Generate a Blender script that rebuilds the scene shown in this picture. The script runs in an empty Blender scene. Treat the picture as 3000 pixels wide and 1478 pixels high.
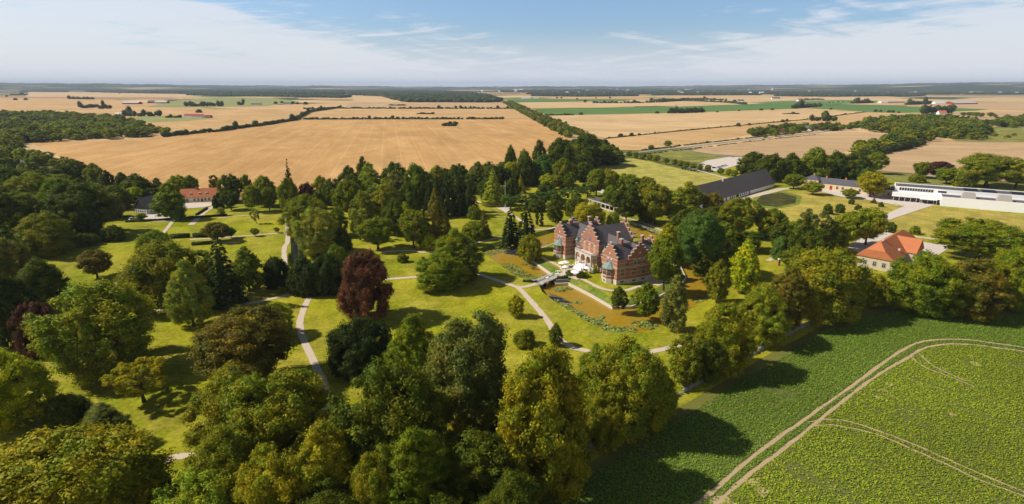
import bpy, bmesh, math, random
import numpy as np
from mathutils import Vector, Matrix
from mathutils.geometry import delaunay_2d_cdt

R = math.radians
scene = bpy.context.scene
COL = scene.collection

# ------------------------------------------------------------------ camera
F, CX, CY, YH, CAMH = 1650.0, 1500.0, 739.0, 252.0, 80.0
PITCH = math.atan((CY - YH) / F)
cam_d = bpy.data.cameras.new("camera")
cam = bpy.data.objects.new("camera", cam_d)
COL.objects.link(cam)
cam.location = (0, 0, CAMH)
cam.rotation_euler = (R(90) - PITCH, 0, 0)
cam_d.sensor_width = 36.0
cam_d.lens = 36.0 * F / 3000.0
cam_d.clip_end = 120000
cam_d.clip_start = 0.5
scene.camera = cam

# ------------------------------------------------------------------ light
SUN_EL = R(42)
_h = Vector((-0.995, 0.06)).normalized()
TOSUN = Vector((_h.x * math.cos(SUN_EL), _h.y * math.cos(SUN_EL), math.sin(SUN_EL)))
sun_d = bpy.data.lights.new("sun", 'SUN')
sun_d.energy = 5.0
sun_d.angle = R(0.5)
sun_d.color = (1.0, 0.93, 0.82)
sun = bpy.data.objects.new("sun", sun_d)
COL.objects.link(sun)
sun.rotation_euler = (-TOSUN).to_track_quat('-Z', 'Y').to_euler()
sun.location = (-200, 50, 300)

scene.view_settings.view_transform = 'Standard'
scene.view_settings.look = 'None'
scene.view_settings.gamma = 1
scene.view_settings.exposure = 0.22
scene.cycles.max_bounces = 5
scene.cycles.diffuse_bounces = 2
scene.cycles.transmission_bounces = 3
scene.cycles.volume_bounces = 0
scene.cycles.use_denoising = True
scene.cycles.denoising_prefilter = 'ACCURATE'


class NT:
    """small node helper"""
    def __init__(self, tree):
        self.t = tree
        tree.nodes.clear()

    def n(self, typ, ins=None, **kw):
        nd = self.t.nodes.new(typ)
        for k, v in kw.items():
            setattr(nd, k, v)
        for k, v in (ins or {}).items():
            s = nd.inputs[k]
            if isinstance(v, bpy.types.NodeSocket):
                self.t.links.new(v, s)
            else:
                s.default_value = v
        return nd

    def math(self, op, a, b=0.0, c=0.0, clamp=False):
        m = self.n('ShaderNodeMath', {0: a, 1: b, 2: c}, operation=op)
        m.use_clamp = clamp
        return m.outputs[0]

    def mix(self, f, a, b, blend='MIX'):
        m = self.n('ShaderNodeMix', data_type='RGBA', blend_type=blend)
        for k, v in ((0, f), (6, a), (7, b)):
            if isinstance(v, bpy.types.NodeSocket):
                self.t.links.new(v, m.inputs[k])
            else:
                m.inputs[k].default_value = v if k == 0 else (tuple(v) + (1,))[:4]
        return m.outputs[2]

    def ramp(self, f, stops):
        r = self.n('ShaderNodeValToRGB', {0: f})
        el = r.color_ramp.elements
        while len(el) < len(stops):
            el.new(0.5)
        for e, (p, c) in zip(el, stops):
            e.position = p
            e.color = (tuple(c) + (1,))[:4] if hasattr(c, '__len__') else (c, c, c, 1)
        return r.outputs[0]

    def noise(self, vec, scale, detail=4, rough=0.55, dist=0.0):
        return self.n('ShaderNodeTexNoise', {'Vector': vec, 'Scale': scale, 'Detail': detail,
                                             'Roughness': rough, 'Distortion': dist}).outputs[0]

    def mapping(self, vec, scale=(1, 1, 1), rot=(0, 0, 0), loc=(0, 0, 0)):
        return self.n('ShaderNodeMapping', {'Vector': vec, 'Scale': scale, 'Rotation': rot, 'Location': loc}).outputs[0]


# ------------------------------------------------------------------ sky
world = bpy.data.worlds.new("World")
scene.world = world
world.use_nodes = True
w = NT(world.node_tree)
sky = w.n('ShaderNodeTexSky', sky_type='NISHITA')
sky.sun_disc = False
sky.sun_elevation = SUN_EL
sky.sun_rotation = math.atan2(TOSUN.x, TOSUN.y)
sky.altitude = 0
sky.air_density = 1.0
sky.dust_density = 1.2
sky.ozone_density = 1.6
SKYK = 0.05
co = w.n('ShaderNodeTexCoord').outputs['Generated']
sx = w.n('ShaderNodeSeparateXYZ', {0: co})
az = w.math('ARCTAN2', sx.outputs[0], sx.outputs[1])
el = w.math('MAXIMUM', sx.outputs[2], 0.0)
v1 = w.n('ShaderNodeCombineXYZ', {0: w.math('MULTIPLY', az, 2.6), 1: w.math('MULTIPLY_ADD', az, 4.0, w.math('MULTIPLY', el, 26.0)), 2: 0.0}).outputs[0]
n1 = w.noise(v1, 1.0, 8, 0.62, 0.6)
v2 = w.n('ShaderNodeCombineXYZ', {0: w.math('MULTIPLY', az, 7.0), 1: w.math('MULTIPLY_ADD', az, -6.0, w.math('MULTIPLY', el, 75.0)), 2: 3.3}).outputs[0]
n2 = w.noise(v2, 1.0, 7, 0.65, 1.0)
aaz = w.math('ABSOLUTE', w.math('ADD', az, -0.07))
# thicker cirrus towards both sides, thinning upwards in the middle
cov = w.math('ADD', w.math('MULTIPLY', aaz, 0.42), w.math('MULTIPLY', el, -2.0))
dens = w.math('ADD', w.math('ADD', w.math('MULTIPLY', n1, 0.66), w.math('MULTIPLY', n2, 0.46)), cov)
cl = w.n('ShaderNodeMapRange', {0: dens, 1: 0.47, 2: 0.63, 3: 0.0, 4: 1.0}, interpolation_type='SMOOTHSTEP').outputs[0]
cl = w.math('MULTIPLY', cl, 0.70)
hz = w.n('ShaderNodeMapRange', {0: el, 1: 0.0, 2: 0.10, 3: 0.9, 4: 0.0}, interpolation_type='SMOOTHSTEP').outputs[0]
lowk = w.n('ShaderNodeMapRange', {0: el, 1: 0.12, 2: 0.45, 3: 1.0, 4: 0.0}, interpolation_type='SMOOTHSTEP').outputs[0]
skyc = w.n('ShaderNodeVectorMath', {0: sky.outputs[0], 1: w.mix(lowk, (0.80, 0.82, 0.86), (1.66, 2.00, 2.48))}, operation='MULTIPLY').outputs[0]
base = w.mix(hz, skyc, (13.3, 14.0, 15.9))
skycol = w.mix(cl, base, (14.6, 14.7, 15.2))
bg = w.n('ShaderNodeBackground', {'Color': skycol, 'Strength': SKYK})
wo = w.n('ShaderNodeOutputWorld')
world.node_tree.links.new(bg.outputs[0], wo.inputs[0])

# ------------------------------------------------------------------ projection: photo pixel -> point of the place
_c, _s = math.cos(PITCH), math.sin(PITCH)


def P(x, y, z=0.0):
    a = (x - CX) / F
    b = (y - CY) / F
    dz = -_s - b * _c
    t = (z - CAMH) / dz
    return (a * t, (_c - b * _s) * t, z)


def P2(x, y, z=0.0):
    return P(x, y, z)[:2]


def depth(X, Y, Z=0):
    return Y * _c - (Z - CAMH) * _s


def projy(X, Y, Z):
    Z -= CAMH
    return CY + F * (-Y * _s - Z * _c) / (Y * _c - Z * _s)


def hgt(x, yb, yt):
    X, Y, _ = P(x, yb)
    lo, hi = 0.0, 79.0
    for _ in range(30):
        m = (lo + hi) / 2
        if projy(X, Y, m) > yt:
            lo = m
        else:
            hi = m
    return lo


rnd = random.Random(7)

# ------------------------------------------------------------------ object helpers


def tag(o, label=None, cat=None, group=None, kind=None):
    if label: o['label'] = label
    if cat: o['category'] = cat
    if group: o['group'] = group
    if kind: o['kind'] = kind
    return o


def thing(name, label, cat, loc=(0, 0, 0), rz=0.0, group=None):
    o = bpy.data.objects.new(name, None)
    COL.objects.link(o)
    o.location = loc
    o.rotation_euler = (0, 0, rz)
    o.empty_display_size = 0.5
    return tag(o, label, cat, group)


def copy_tree(o, parent=None):
    c = o.copy()
    COL.objects.link(c)
    c.parent = parent
    for ch in o.children:
        copy_tree(ch, c)
    return c


class MB:
    def __init__(self):
        self.v = []
        self.f = []

    def add(self, vs, fs):
        b = len(self.v)
        self.v += [tuple(p) for p in vs]
        self.f += [tuple(i + b for i in f) for f in fs]
        return self

    def box(self, x0, x1, y0, y1, z0, z1):
        return self.add([(x0, y0, z0), (x1, y0, z0), (x1, y1, z0), (x0, y1, z0), (x0, y0, z1), (x1, y0, z1), (x1, y1, z1), (x0, y1, z1)],
                        [(0, 3, 2, 1), (4, 5, 6, 7), (0, 1, 5, 4), (1, 2, 6, 5), (2, 3, 7, 6), (3, 0, 4, 7)])

    def prism(self, poly, z0, z1):
        n = len(poly)
        return self.add([(x, y, z0) for x, y in poly] + [(x, y, z1) for x, y in poly],
                        [tuple(range(n - 1, -1, -1)), tuple(range(n, 2 * n))] + [(i, (i + 1) % n, n + (i + 1) % n, n + i) for i in range(n)])

    def extr(self, poly, axis, a0, a1):
        """poly in the (h, z) plane pushed along axis 'x' or 'y'"""
        n = len(poly)
        if axis == 'y':
            q = [(h, a0, z) for h, z in poly] + [(h, a1, z) for h, z in poly]
        else:
            q = [(a0, h, z) for h, z in poly] + [(a1, h, z) for h, z in poly]
        return self.add(q, [tuple(range(n)), tuple(range(2 * n - 1, n - 1, -1))] + [(i, n + i, n + (i + 1) % n, (i + 1) % n) for i in range(n)])

    def tube(self, a, b, r0, r1, n=7):
        a, b = Vector(a), Vector(b)
        d = (b - a).normalized()
        u = d.orthogonal().normalized()
        v = d.cross(u)
        q = []
        for p, r in ((a, r0), (b, r1)):
            for i in range(n):
                t = 2 * math.pi * i / n
                q.append(p + u * (r * math.cos(t)) + v * (r * math.sin(t)))
        return self.add(q, [(i, (i + 1) % n, n + (i + 1) % n, n + i) for i in range(n)] + [tuple(range(n - 1, -1, -1)), tuple(range(n, 2 * n))])

    def lathe(self, prof, n=8, c=(0, 0), off=0.0):
        """prof: list of (radius, z)"""
        q = []
        for r, z in prof:
            for i in range(n):
                t = 2 * math.pi * i / n + off
                q.append((c[0] + r * math.cos(t), c[1] + r * math.sin(t), z))
        f = []
        for k in range(len(prof) - 1):
            for i in range(n):
                j = (i + 1) % n
                f.append((k * n + i, k * n + j, (k + 1) * n + j, (k + 1) * n + i))
        f.append(tuple(range(n - 1, -1, -1)))
        f.append(tuple(range((len(prof) - 1) * n, len(prof) * n)))
        return self.add(q, f)

    def blob(self, c, r, seed=0, jit=0.25, sub=1):
        bm = bmesh.new()
        bmesh.ops.create_icosphere(bm, subdivisions=sub, radius=1.0)
        rr = random.Random(seed)
        vs = []
        for v in bm.verts:
            k = 1 + rr.uniform(-jit, jit)
            vs.append((c[0] + v.co.x * r[0] * k, c[1] + v.co.y * r[1] * k, c[2] + v.co.z * r[2] * k))
        fs = [tuple(v.index for v in f.verts) for f in bm.faces]
        bm.free()
        return self.add(vs, fs)

    def mesh(self, name, mat):
        me = bpy.data.meshes.new(name)
        me.from_pydata(self.v, [], self.f)
        bm = bmesh.new()
        bm.from_mesh(me)
        bmesh.ops.recalc_face_normals(bm, faces=bm.faces)
        bm.to_mesh(me)
        bm.free()
        if mat: me.materials.append(mat)
        me.update()
        return me

    def build(self, name, mat, parent=None, loc=None, color=None):
        o = bpy.data.objects.new(name, self.mesh(name, mat))
        COL.objects.link(o)
        o.parent = parent
        if loc: o.location = loc
        if color: o.color = (*color, 1)
        return o


def inside(p, poly):
    x, y = p
    r = False
    n = len(poly)
    j = n - 1
    for i in range(n):
        xi, yi = poly[i]
        xj, yj = poly[j]
        if (yi > y) != (yj > y) and x < (xj - xi) * (y - yi) / (yj - yi) + xi:
            r = not r
        j = i
    return r


def sheet(name, outer, mat, z, holes=(), extra=(), kind='structure'):
    """flat triangulated sheet in world metres; holes are cut out"""
    vs, es = [], []
    for loop in [outer] + list(holes):
        b = len(vs)
        vs += [Vector(p) for p in loop]
        es += [(b + i, b + (i + 1) % len(loop)) for i in range(len(loop))]
    vs += [Vector(p) for p in extra]
    ov, oe, of, *_ = delaunay_2d_cdt(vs, es, [], 0, 1e-4)
    fs = []
    for f in of:
        c = sum((ov[i] for i in f), Vector((0, 0))) / len(f)
        if inside(c, outer) and not any(inside(c, h) for h in holes):
            a, b_, d = (ov[i] for i in f[:3])
            fs.append(tuple(f) if (b_ - a).cross(d - a) > 0 else tuple(reversed(f)))
    me = bpy.data.meshes.new(name)
    me.from_pydata([(p.x, p.y, z) for p in ov], [], fs)
    me.materials.append(mat)
    me.update()
    o = bpy.data.objects.new(name, me)
    COL.objects.link(o)
    if kind: o['kind'] = kind
    return o


def smooth_line(pts, n=6):
    out = []
    m = len(pts)
    for i in range(m - 1):
        p0, p1, p2, p3 = (Vector(pts[max(i - 1, 0)]), Vector(pts[i]), Vector(pts[i + 1]), Vector(pts[min(i + 2, m - 1)]))
        for k in range(n):
            t = k / n
            out.append(0.5 * ((2 * p1) + (p2 - p0) * t + (2 * p0 - 5 * p1 + 4 * p2 - p3) * t * t + (3 * p1 - p0 - 3 * p2 + p3) * t ** 3))
    out.append(Vector(pts[-1]))
    return out


def ribbon(name, px, width, mat, z, n=6, jit=0.12, kind='structure'):
    pts = smooth_line([P2(*p) for p in px], n)
    rr = random.Random(len(px) * 31 + int(px[0][0]))
    mb = MB()
    q = []
    for i, p in enumerate(pts):
        d = (pts[min(i + 1, len(pts) - 1)] - pts[max(i - 1, 0)])
        d = d.normalized() if d.length > 1e-6 else Vector((1, 0))
        nn = Vector((-d.y, d.x))
        wd = width / 2
        a = p + nn * (wd + rr.uniform(-jit, jit))
        b = p - nn * (wd + rr.uniform(-jit, jit))
        q += [(a.x, a.y, z), (b.x, b.y, z)]
    mb.add(q, [(2 * i, 2 * i + 1, 2 * i + 3, 2 * i + 2) for i in range(len(pts) - 1)])
    o = mb.build(name, mat)
    if kind: o['kind'] = kind
    return o


# ------------------------------------------------------------------ materials
def new_mat(name):
    m = bpy.data.materials.new(name)
    m.use_nodes = True
    return m, NT(m.node_tree)


def finish(m, t, color, rough=0.85, bump=None, spec=0.25, metal=0.0, strength=0.4, dist=0.05):
    ins = {'Base Color': color if isinstance(color, bpy.types.NodeSocket) else (*color, 1), 'Roughness': rough,
           'Specular IOR Level': spec, 'Metallic': metal}
    if bump is not None:
        ins['Normal'] = t.n('ShaderNodeBump', {'Height': bump, 'Strength': strength, 'Distance': dist}).outputs[0]
    b = t.n('ShaderNodeBsdfPrincipled', ins)
    o = t.n('ShaderNodeOutputMaterial', {0: b.outputs[0]})
    return m


def simple(name, c, var=0.25, scale=3.0, rough=0.8, spec=0.25, bump=0.3, metal=0.0):
    m, t = new_mat(name)
    co = t.n('ShaderNodeTexCoord').outputs['Object']
    nz = t.noise(co, scale, 5, 0.6)
    col = t.mix(nz, [k * (1 - var) for k in c], [min(1, k * (1 + var)) for k in c])
    return finish(m, t, col, rough, nz if bump else None, spec, metal, bump, 0.03)


def objpos(t):
    return t.n('ShaderNodeTexCoord').outputs['Object']


def mat_foliage(attr=False, lo=0.60, span=0.78):
    m, t = new_mat('foliage' if not attr else 'foliage_mass')
    oi = t.n('ShaderNodeObjectInfo') if not attr else t.n('ShaderNodeAttribute', attribute_name='tint')
    geo = t.n('ShaderNodeNewGeometry')
    rnd_i = geo.outputs['Random Per Island']
    co = objpos(t)
    nz = t.noise(co, 2.2, 3, 0.6)
    k = t.math('MULTIPLY_ADD', rnd_i, span, lo)
    c0 = t.n('ShaderNodeVectorMath', {0: oi.outputs['Color'], 1: t.n('ShaderNodeCombineXYZ', {0: k, 1: k, 2: k}).outputs[0]}, operation='MULTIPLY').outputs[0]
    # some boughs yellower, some greener
    warm = t.n('ShaderNodeVectorMath', {0: c0, 1: (1.30, 1.12, 0.75)}, operation='MULTIPLY').outputs[0]
    cool = t.n('ShaderNodeVectorMath', {0: c0, 1: (0.74, 0.94, 0.95)}, operation='MULTIPLY').outputs[0]
    f = t.n('ShaderNodeMapRange', {0: nz, 1: 0.38, 2: 0.62, 3: 0.0, 4: 1.0}).outputs[0]
    col = t.mix(f, cool, warm)
    d = t.n('ShaderNodeBsdfPrincipled', {'Base Color': col, 'Roughness': 0.6, 'Specular IOR Level': 0.08})
    tc = t.n('ShaderNodeVectorMath', {0: col, 1: (1.25, 1.35, 0.5)}, operation='MULTIPLY').outputs[0]
    tr = t.n('ShaderNodeBsdfTranslucent', {'Color': tc})
    mx = t.n('ShaderNodeMixShader', {0: 0.28, 1: d.outputs[0], 2: tr.outputs[0]})
    t.n('ShaderNodeOutputMaterial', {0: mx.outputs[0]})
    return m


def mat_lawn(name, a, b, dry, patch=0.018, dryamt=0.5, stripe=None):
    m, t = new_mat(name)
    co = objpos(t)
    n1 = t.noise(co, patch, 6, 0.62, 0.4)
    n2 = t.noise(co, 0.22, 5, 0.65)
    n3 = t.noise(co, 0.9, 6, 0.75)
    col = t.mix(t.n('ShaderNodeMapRange', {0: n1, 1: 0.40, 2: 0.60}).outputs[0], a, b)
    dr = t.n('ShaderNodeMapRange', {0: t.math('MULTIPLY_ADD', n2, 0.45, t.math('MULTIPLY', t.noise(co, patch * 2.3, 5, 0.6), 0.65)), 1: 0.50, 2: 0.64, 3: 0.0, 4: dryamt}).outputs[0]
    col = t.mix(dr, col, dry)
    if stripe is not None:
        mp = t.mapping(co, rot=(0, 0, stripe))
        wv = t.n('ShaderNodeTexWave', {'Vector': mp, 'Scale': 0.11, 'Distortion': 0.6, 'Detail': 2, 'Detail Scale': 0.3}, bands_direction='X').outputs[1]
        col = t.mix(t.math('MULTIPLY', wv, 0.26), col, [k * 1.7 for k in a])
    f2 = t.n('ShaderNodeMapRange', {0: t.noise(co, 0.10, 6, 0.7, 0.5), 1: 0.36, 2: 0.64, 3: 0.76, 4: 1.20}).outputs[0]
    f3 = t.n('ShaderNodeMapRange', {0: n3, 1: 0.36, 2: 0.64, 3: 0.72, 4: 1.28}).outputs[0]
    sp = t.math('MULTIPLY', f2, f3)
    col = t.mix(1.0, col, t.n('ShaderNodeCombineColor', {0: sp, 1: sp, 2: sp}).outputs[0], 'MULTIPLY')
    return finish(m, t, col, 0.95, n3, 0.05, 0, 0.5, 0.3)


def mat_wheat(name, a, b, rot=0.0, tram=True, streak=0.5):
    m, t = new_mat(name)
    co = objpos(t)
    mp = t.mapping(co, rot=(0, 0, rot))
    st = t.math('MULTIPLY_ADD', t.noise(t.mapping(mp, scale=(0.075, 0.004, 1)), 1.0, 6, 0.7, 0.3), 0.6, t.math('MULTIPLY', t.noise(t.mapping(mp, scale=(0.018, 0.005, 1)), 1.0, 5, 0.65, 0.8), 0.4))
    big = t.noise(co, 0.004, 5, 0.6)
    fine = t.noise(co, 0.35, 4, 0.7)
    col = t.mix(t.n('ShaderNodeMapRange', {0: st, 1: 0.30, 2: 0.72}).outputs[0], a, b)
    col = t.mix(t.math('MULTIPLY', t.n('ShaderNodeMapRange', {0: big, 1: 0.42, 2: 0.7}).outputs[0], streak), col, [k * 0.82 for k in a])
    if tram:
        wv = t.n('ShaderNodeTexWave', {'Vector': mp, 'Scale': 0.014, 'Distortion': 0.12, 'Detail': 1}, bands_direction='X', wave_profile='SIN').outputs[1]
        ln = t.n('ShaderNodeMapRange', {0: wv, 1: 0.985, 2: 1.0, 3: 0.0, 4: 0.24}).outputs[0]
        col = t.mix(ln, col, [min(1, k * 1.35) for k in b])
    bl = t.n('ShaderNodeMapRange', {0: t.noise(t.mapping(mp, scale=(0.02, 0.009, 1)), 1.0, 6, 0.7, 1.0), 1: 0.35, 2: 0.65, 3: 0.86, 4: 1.12}).outputs[0]
    sp = t.math('MULTIPLY', bl, t.n('ShaderNodeMapRange', {0: fine, 1: 0.35, 2: 0.65, 3: 0.90, 4: 1.10}).outputs[0])
    col = t.mix(1.0, col, t.n('ShaderNodeCombineColor', {0: sp, 1: sp, 2: sp}).outputs[0], 'MULTIPLY')
    return finish(m, t, col, 0.95, fine, 0.05, 0, 0.3, 0.3)


def mat_ground():
    m, t = new_mat('far_farmland')
    co = objpos(t)
    mp = t.mapping(co, scale=(0.0012, 0.0017, 1), rot=(0, 0, 0.22))
    vo = t.n('ShaderNodeTexVoronoi', {'Vector': mp, 'Scale': 1.0, 'Randomness': 0.8}, distance='MINKOWSKI', feature='F1')
    cc = t.n('ShaderNodeSeparateColor', {0: vo.outputs['Color']}).outputs[0]
    r = t.n('ShaderNodeValToRGB', {0: cc})
    r.color_ramp.interpolation = 'CONSTANT'
    stops = [(0.0, (.52, .33, .15)), (0.22, (.58, .40, .20)), (0.42, (.45, .28, .12)), (0.58, (.50, .35, .18)), (0.72, (.14, .20, .06)), (0.82, (.40, .27, .13)), (0.92, (.06, .09, .035))]
    el_ = r.color_ramp.elements
    while len(el_) < len(stops):
        el_.new(0.5)
    for e, (p, c) in zip(el_, stops):
        e.position = p
        e.color = (*c, 1)
    nz = t.noise(co, 0.02, 5, 0.6)
    sp = t.math('MULTIPLY_ADD', nz, 0.3, 0.85)
    col = t.mix(1.0, r.outputs[0], t.n('ShaderNodeCombineColor', {0: sp, 1: sp, 2: sp}).outputs[0], 'MULTIPLY')
    # rough grass under and round the park
    dist = t.n('ShaderNodeVectorMath', {0: co}, operation='LENGTH').outputs['Value']
    near = t.n('ShaderNodeMapRange', {0: dist, 1: 780.0, 2: 820.0, 3: 1.0, 4: 0.0}).outputs[0]
    g = t.mix(t.noise(co, 0.05, 6, 0.65), (.09, .11, .02), (.19, .17, .04))
    wd = t.n('ShaderNodeMapRange', {0: dist, 1: 5000.0, 2: 8000.0, 3: 0.0, 4: 1.0}).outputs[0]
    wn = t.n('ShaderNodeMapRange', {0: t.noise(t.mapping(co, scale=(.00035, .0008, 1)), 1.0, 5, .65), 1: .44, 2: .48}).outputs[0]
    col = t.mix(t.math('MULTIPLY', wd, wn), col, (.045, .06, .022))
    col = t.mix(near, col, g)
    return finish(m, t, col, 0.95, None, 0.05)


def mat_crop(name='crop_ground'):
    m, t = new_mat(name)
    co = objpos(t)
    n1 = t.noise(co, 0.5, 6, 0.7)
    n2 = t.noise(co, 0.03, 4, 0.6)
    col = t.mix(n1, (.05, .075, .014), (.14, .15, .04))
    col = t.mix(t.math('MULTIPLY', n2, 0.4), col, (.20, .19, .06))
    return finish(m, t, col, 0.95, n1, 0.05, 0, 0.5, 0.3)


def mat_water():
    m, t = new_mat('moat_water')
    co = objpos(t)
    n1 = t.noise(co, 0.055, 4, 0.55, 0.6)
    n2 = t.noise(co, 0.6, 5, 0.65)
    n3 = t.noise(co, 0.16, 6, 0.7, 1.5)
    alg = t.mix(n2, (.235, .145, .009), (.385, .245, .014))
    alg = t.mix(t.n('ShaderNodeMapRange', {0: n3, 1: 0.6, 2: 0.75, 3: 0, 4: 0.6}).outputs[0], alg, (.16, .09, .012))
    clear = t.n('ShaderNodeMapRange', {0: n1, 1: 0.60, 2: 0.68, 3: 0.0, 4: 1.0}).outputs[0]
    col = t.mix(clear, alg, (.010, .016, .022))
    rg = t.n('ShaderNodeMapRange', {0: clear, 1: 0, 2: 1, 3: 0.32, 4: 0.05}).outputs[0]
    return finish(m, t, col, rg, n2, 0.3, 0, 0.05, 0.05)


def mat_brick():
    m, t = new_mat('castle_brick')
    co = objpos(t)
    br = t.n('ShaderNodeTexBrick', {'Vector': t.mapping(co, rot=(R(90), 0, 0)), 'Color1': (.32, .122, .058, 1), 'Color2': (.235, .088, .044, 1), 'Mortar': (.33, .24, .18, 1),
                                    'Scale': 3.0, 'Mortar Size': 0.016})
    nz = t.noise(co, 0.5, 6, 0.65)
    col = t.mix(nz, br.outputs[0], (.36, .165, .10))
    return finish(m, t, col, 0.85, nz, 0.2, 0, 0.2, 0.03)


def mat_tiles(name, a, b, scale=2.2):
    m, t = new_mat(name)
    co = objpos(t)
    nz = t.noise(co, 0.45, 6, 0.7)
    fine = t.noise(co, scale * 2.5, 3, 0.7)
    wv = t.n('ShaderNodeTexWave', {'Vector': co, 'Scale': scale, 'Distortion': 0.3}, bands_direction='Z').outputs[1]
    col = t.mix(nz, a, b)
    sp = t.math('MULTIPLY_ADD', fine, 0.7, 0.65)
    col = t.mix(1.0, col, t.n('ShaderNodeCombineColor', {0: sp, 1: sp, 2: sp}).outputs[0], 'MULTIPLY')
    return finish(m, t, col, 0.8, t.math('ADD', wv, fine), 0.25, 0, 0.5, 0.05)


def mat_path(name, a, b):
    m, t = new_mat(name)
    co = objpos(t)
    n1 = t.noise(co, 0.25, 5, 0.65)
    n2 = t.noise(co, 4.0, 3, 0.7)
    col = t.mix(n1, a, b)
    sp = t.math('MULTIPLY_ADD', n2, 0.4, 0.8)
    col = t.mix(1.0, col, t.n('ShaderNodeCombineColor', {0: sp, 1: sp, 2: sp}).outputs[0], 'MULTIPLY')
    return finish(m, t, col, 0.95, n2, 0.1, 0, 0.3, 0.03)


M = {}
M['leaf'] = mat_foliage()
M['leafmass'] = mat_foliage(True)
M['cropleaf'] = mat_foliage(True, 0.85, 0.3)
M['bark'] = simple('bark', (.075, .055, .038), 0.4, 8)
M['birch'] = simple('birch_bark', (.5, .48, .44), 0.4, 6)
M['lawn'] = mat_lawn('park_lawn', (.175, .200, .008), (.295, .275, .012), (.36, .285, .050), stripe=0.5, dryamt=.65)
M['meadow'] = mat_lawn('mown_meadow', (.29, .27, .05), (.36, .32, .075), (.44, .36, .12), patch=0.02, dryamt=0.6, stripe=1.9)
M['museum_lawn'] = mat_lawn('museum_lawn', (.28, .25, .04), (.38, .31, .06), (.44, .33, .09), patch=0.02, dryamt=0.7)
M['bank'] = mat_lawn('grass_bank', (.09, .16, .015), (.16, .20, .025), (.28, .25, .06), patch=0.05)
M['rough'] = mat_lawn('rough_grass', (.13, .16, .03), (.24, .23, .05), (.33, .27, .09), patch=0.03)
M['wheat'] = mat_wheat('ripe_wheat', (.43, .238, .082), (.58, .362, .158), R(-12))
M['wheat2'] = mat_wheat('pale_wheat', (.48, .315, .145), (.66, .47, .26), R(-70), tram=False)
M['wheat3'] = mat_wheat('tan_wheat', (.45, .275, .115), (.58, .385, .185), R(-50))
M['wheat4'] = mat_wheat('stubble', (.41, .27, .14), (.54, .375, .205), R(-80), tram=False)
M['ploughed'] = mat_wheat('brown_field', (.34, .19, .095), (.44, .27, .14), R(-80), tram=False)
M['green'] = mat_wheat('green_crop', (.085, .16, .035), (.12, .21, .05), R(-80), tram=False, streak=0.2)
M['palegreen'] = mat_wheat('pale_green_field', (.22, .24, .08), (.32, .31, .12), R(-80), tram=False)
M['ground'] = mat_ground()
M['crop'] = mat_crop()
M['water'] = mat_water()
M['brick'] = mat_brick()
M['stone'] = simple('pale_stone', (.55, .48, .40), 0.2, 1.5)
M['band'] = simple('sandstone_band', (.50, .39, .30), 0.15, 2)
M['coping'] = simple('coping_stone', (.46, .42, .41), 0.15, 2)
M['slate'] = mat_tiles('slate_roof', (.072, .062, .068), (.125, .108, .108))
M['slateblue'] = mat_tiles('grey_slate', (.07, .07, .085), (.11, .11, .125))
M['thatch'] = mat_tiles('dark_thatch', (.15, .122, .11), (.25, .205, .185), 1.2)
M['tile'] = mat_tiles('orange_tile', (.42, .125, .045), (.53, .20, .085), 2.0)
M['copper'] = simple('green_copper', (.17, .25, .215), 0.3, 1.2, 0.6)
M['white'] = simple('white_render', (.80, .79, .78), 0.05, 0.8, 0.8)
M['offwhite'] = simple('limewash', (.74, .71, .66), 0.08, 1.0)
M['yellow'] = simple('yellow_render', (.62, .47, .28), 0.12, 0.8)
M['cream'] = simple('cream_render', (.52, .45, .33), 0.12, 0.8)
M['timber'] = simple('dark_timber', (.035, .028, .028), 0.3, 4)
M['wood'] = simple('wood_brown', (.16, .09, .05), 0.3, 4)
M['ochre'] = simple('ochre_joinery', (.50, .22, .04), 0.25, 3)
M['glass'] = simple('window_glass', (.018, .020, .024), 0.3, 1.0, 0.08, 0.6, 0)
M['red'] = simple('red_paint', (.28, .04, .03), 0.2, 2)
M['bluepaint'] = simple('blue_paint', (.08, .16, .40), 0.2, 2)
M['steel'] = simple('painted_steel', (.62, .63, .65), 0.1, 3, 0.4, 0.5, 0)
M['concrete'] = simple('concrete', (.34, .31, .27), 0.18, 0.9)
M['darkroof'] = simple('roofing_felt', (.10, .095, .10), 0.25, 0.5)
M['path'] = mat_path('gravel_path', (.47, .38, .28), (.60, .50, .38))
M['gravel'] = mat_path('pale_gravel', (.50, .43, .37), (.62, .54, .47))
M['asphalt'] = mat_path('road_asphalt', (.26, .25, .26), (.34, .33, .34))
M['soil'] = mat_path('dry_soil', (.33, .24, .13), (.48, .37, .22))
M['fieldstone'] = simple('field_stone', (.22, .21, .20), 0.45, 1.3)
M['canvas'] = simple('white_canvas', (.82, .80, .78), 0.05, 2)
M['rubber'] = simple('rubber', (.02, .02, .02), 0.2, 5)
M['skin'] = simple('skin', (.45, .26, .18), 0.1, 5)
M['hair'] = simple('hair', (.05, .03, .02), 0.1, 5)
M['lily'] = simple('lily_leaf', (.19, .26, .06), 0.7, 1.6, 0.35, 0.5)


def paint(name, c):
    return simple(name, c, 0.05, 1.0, 0.25, 0.6, 0)


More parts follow.
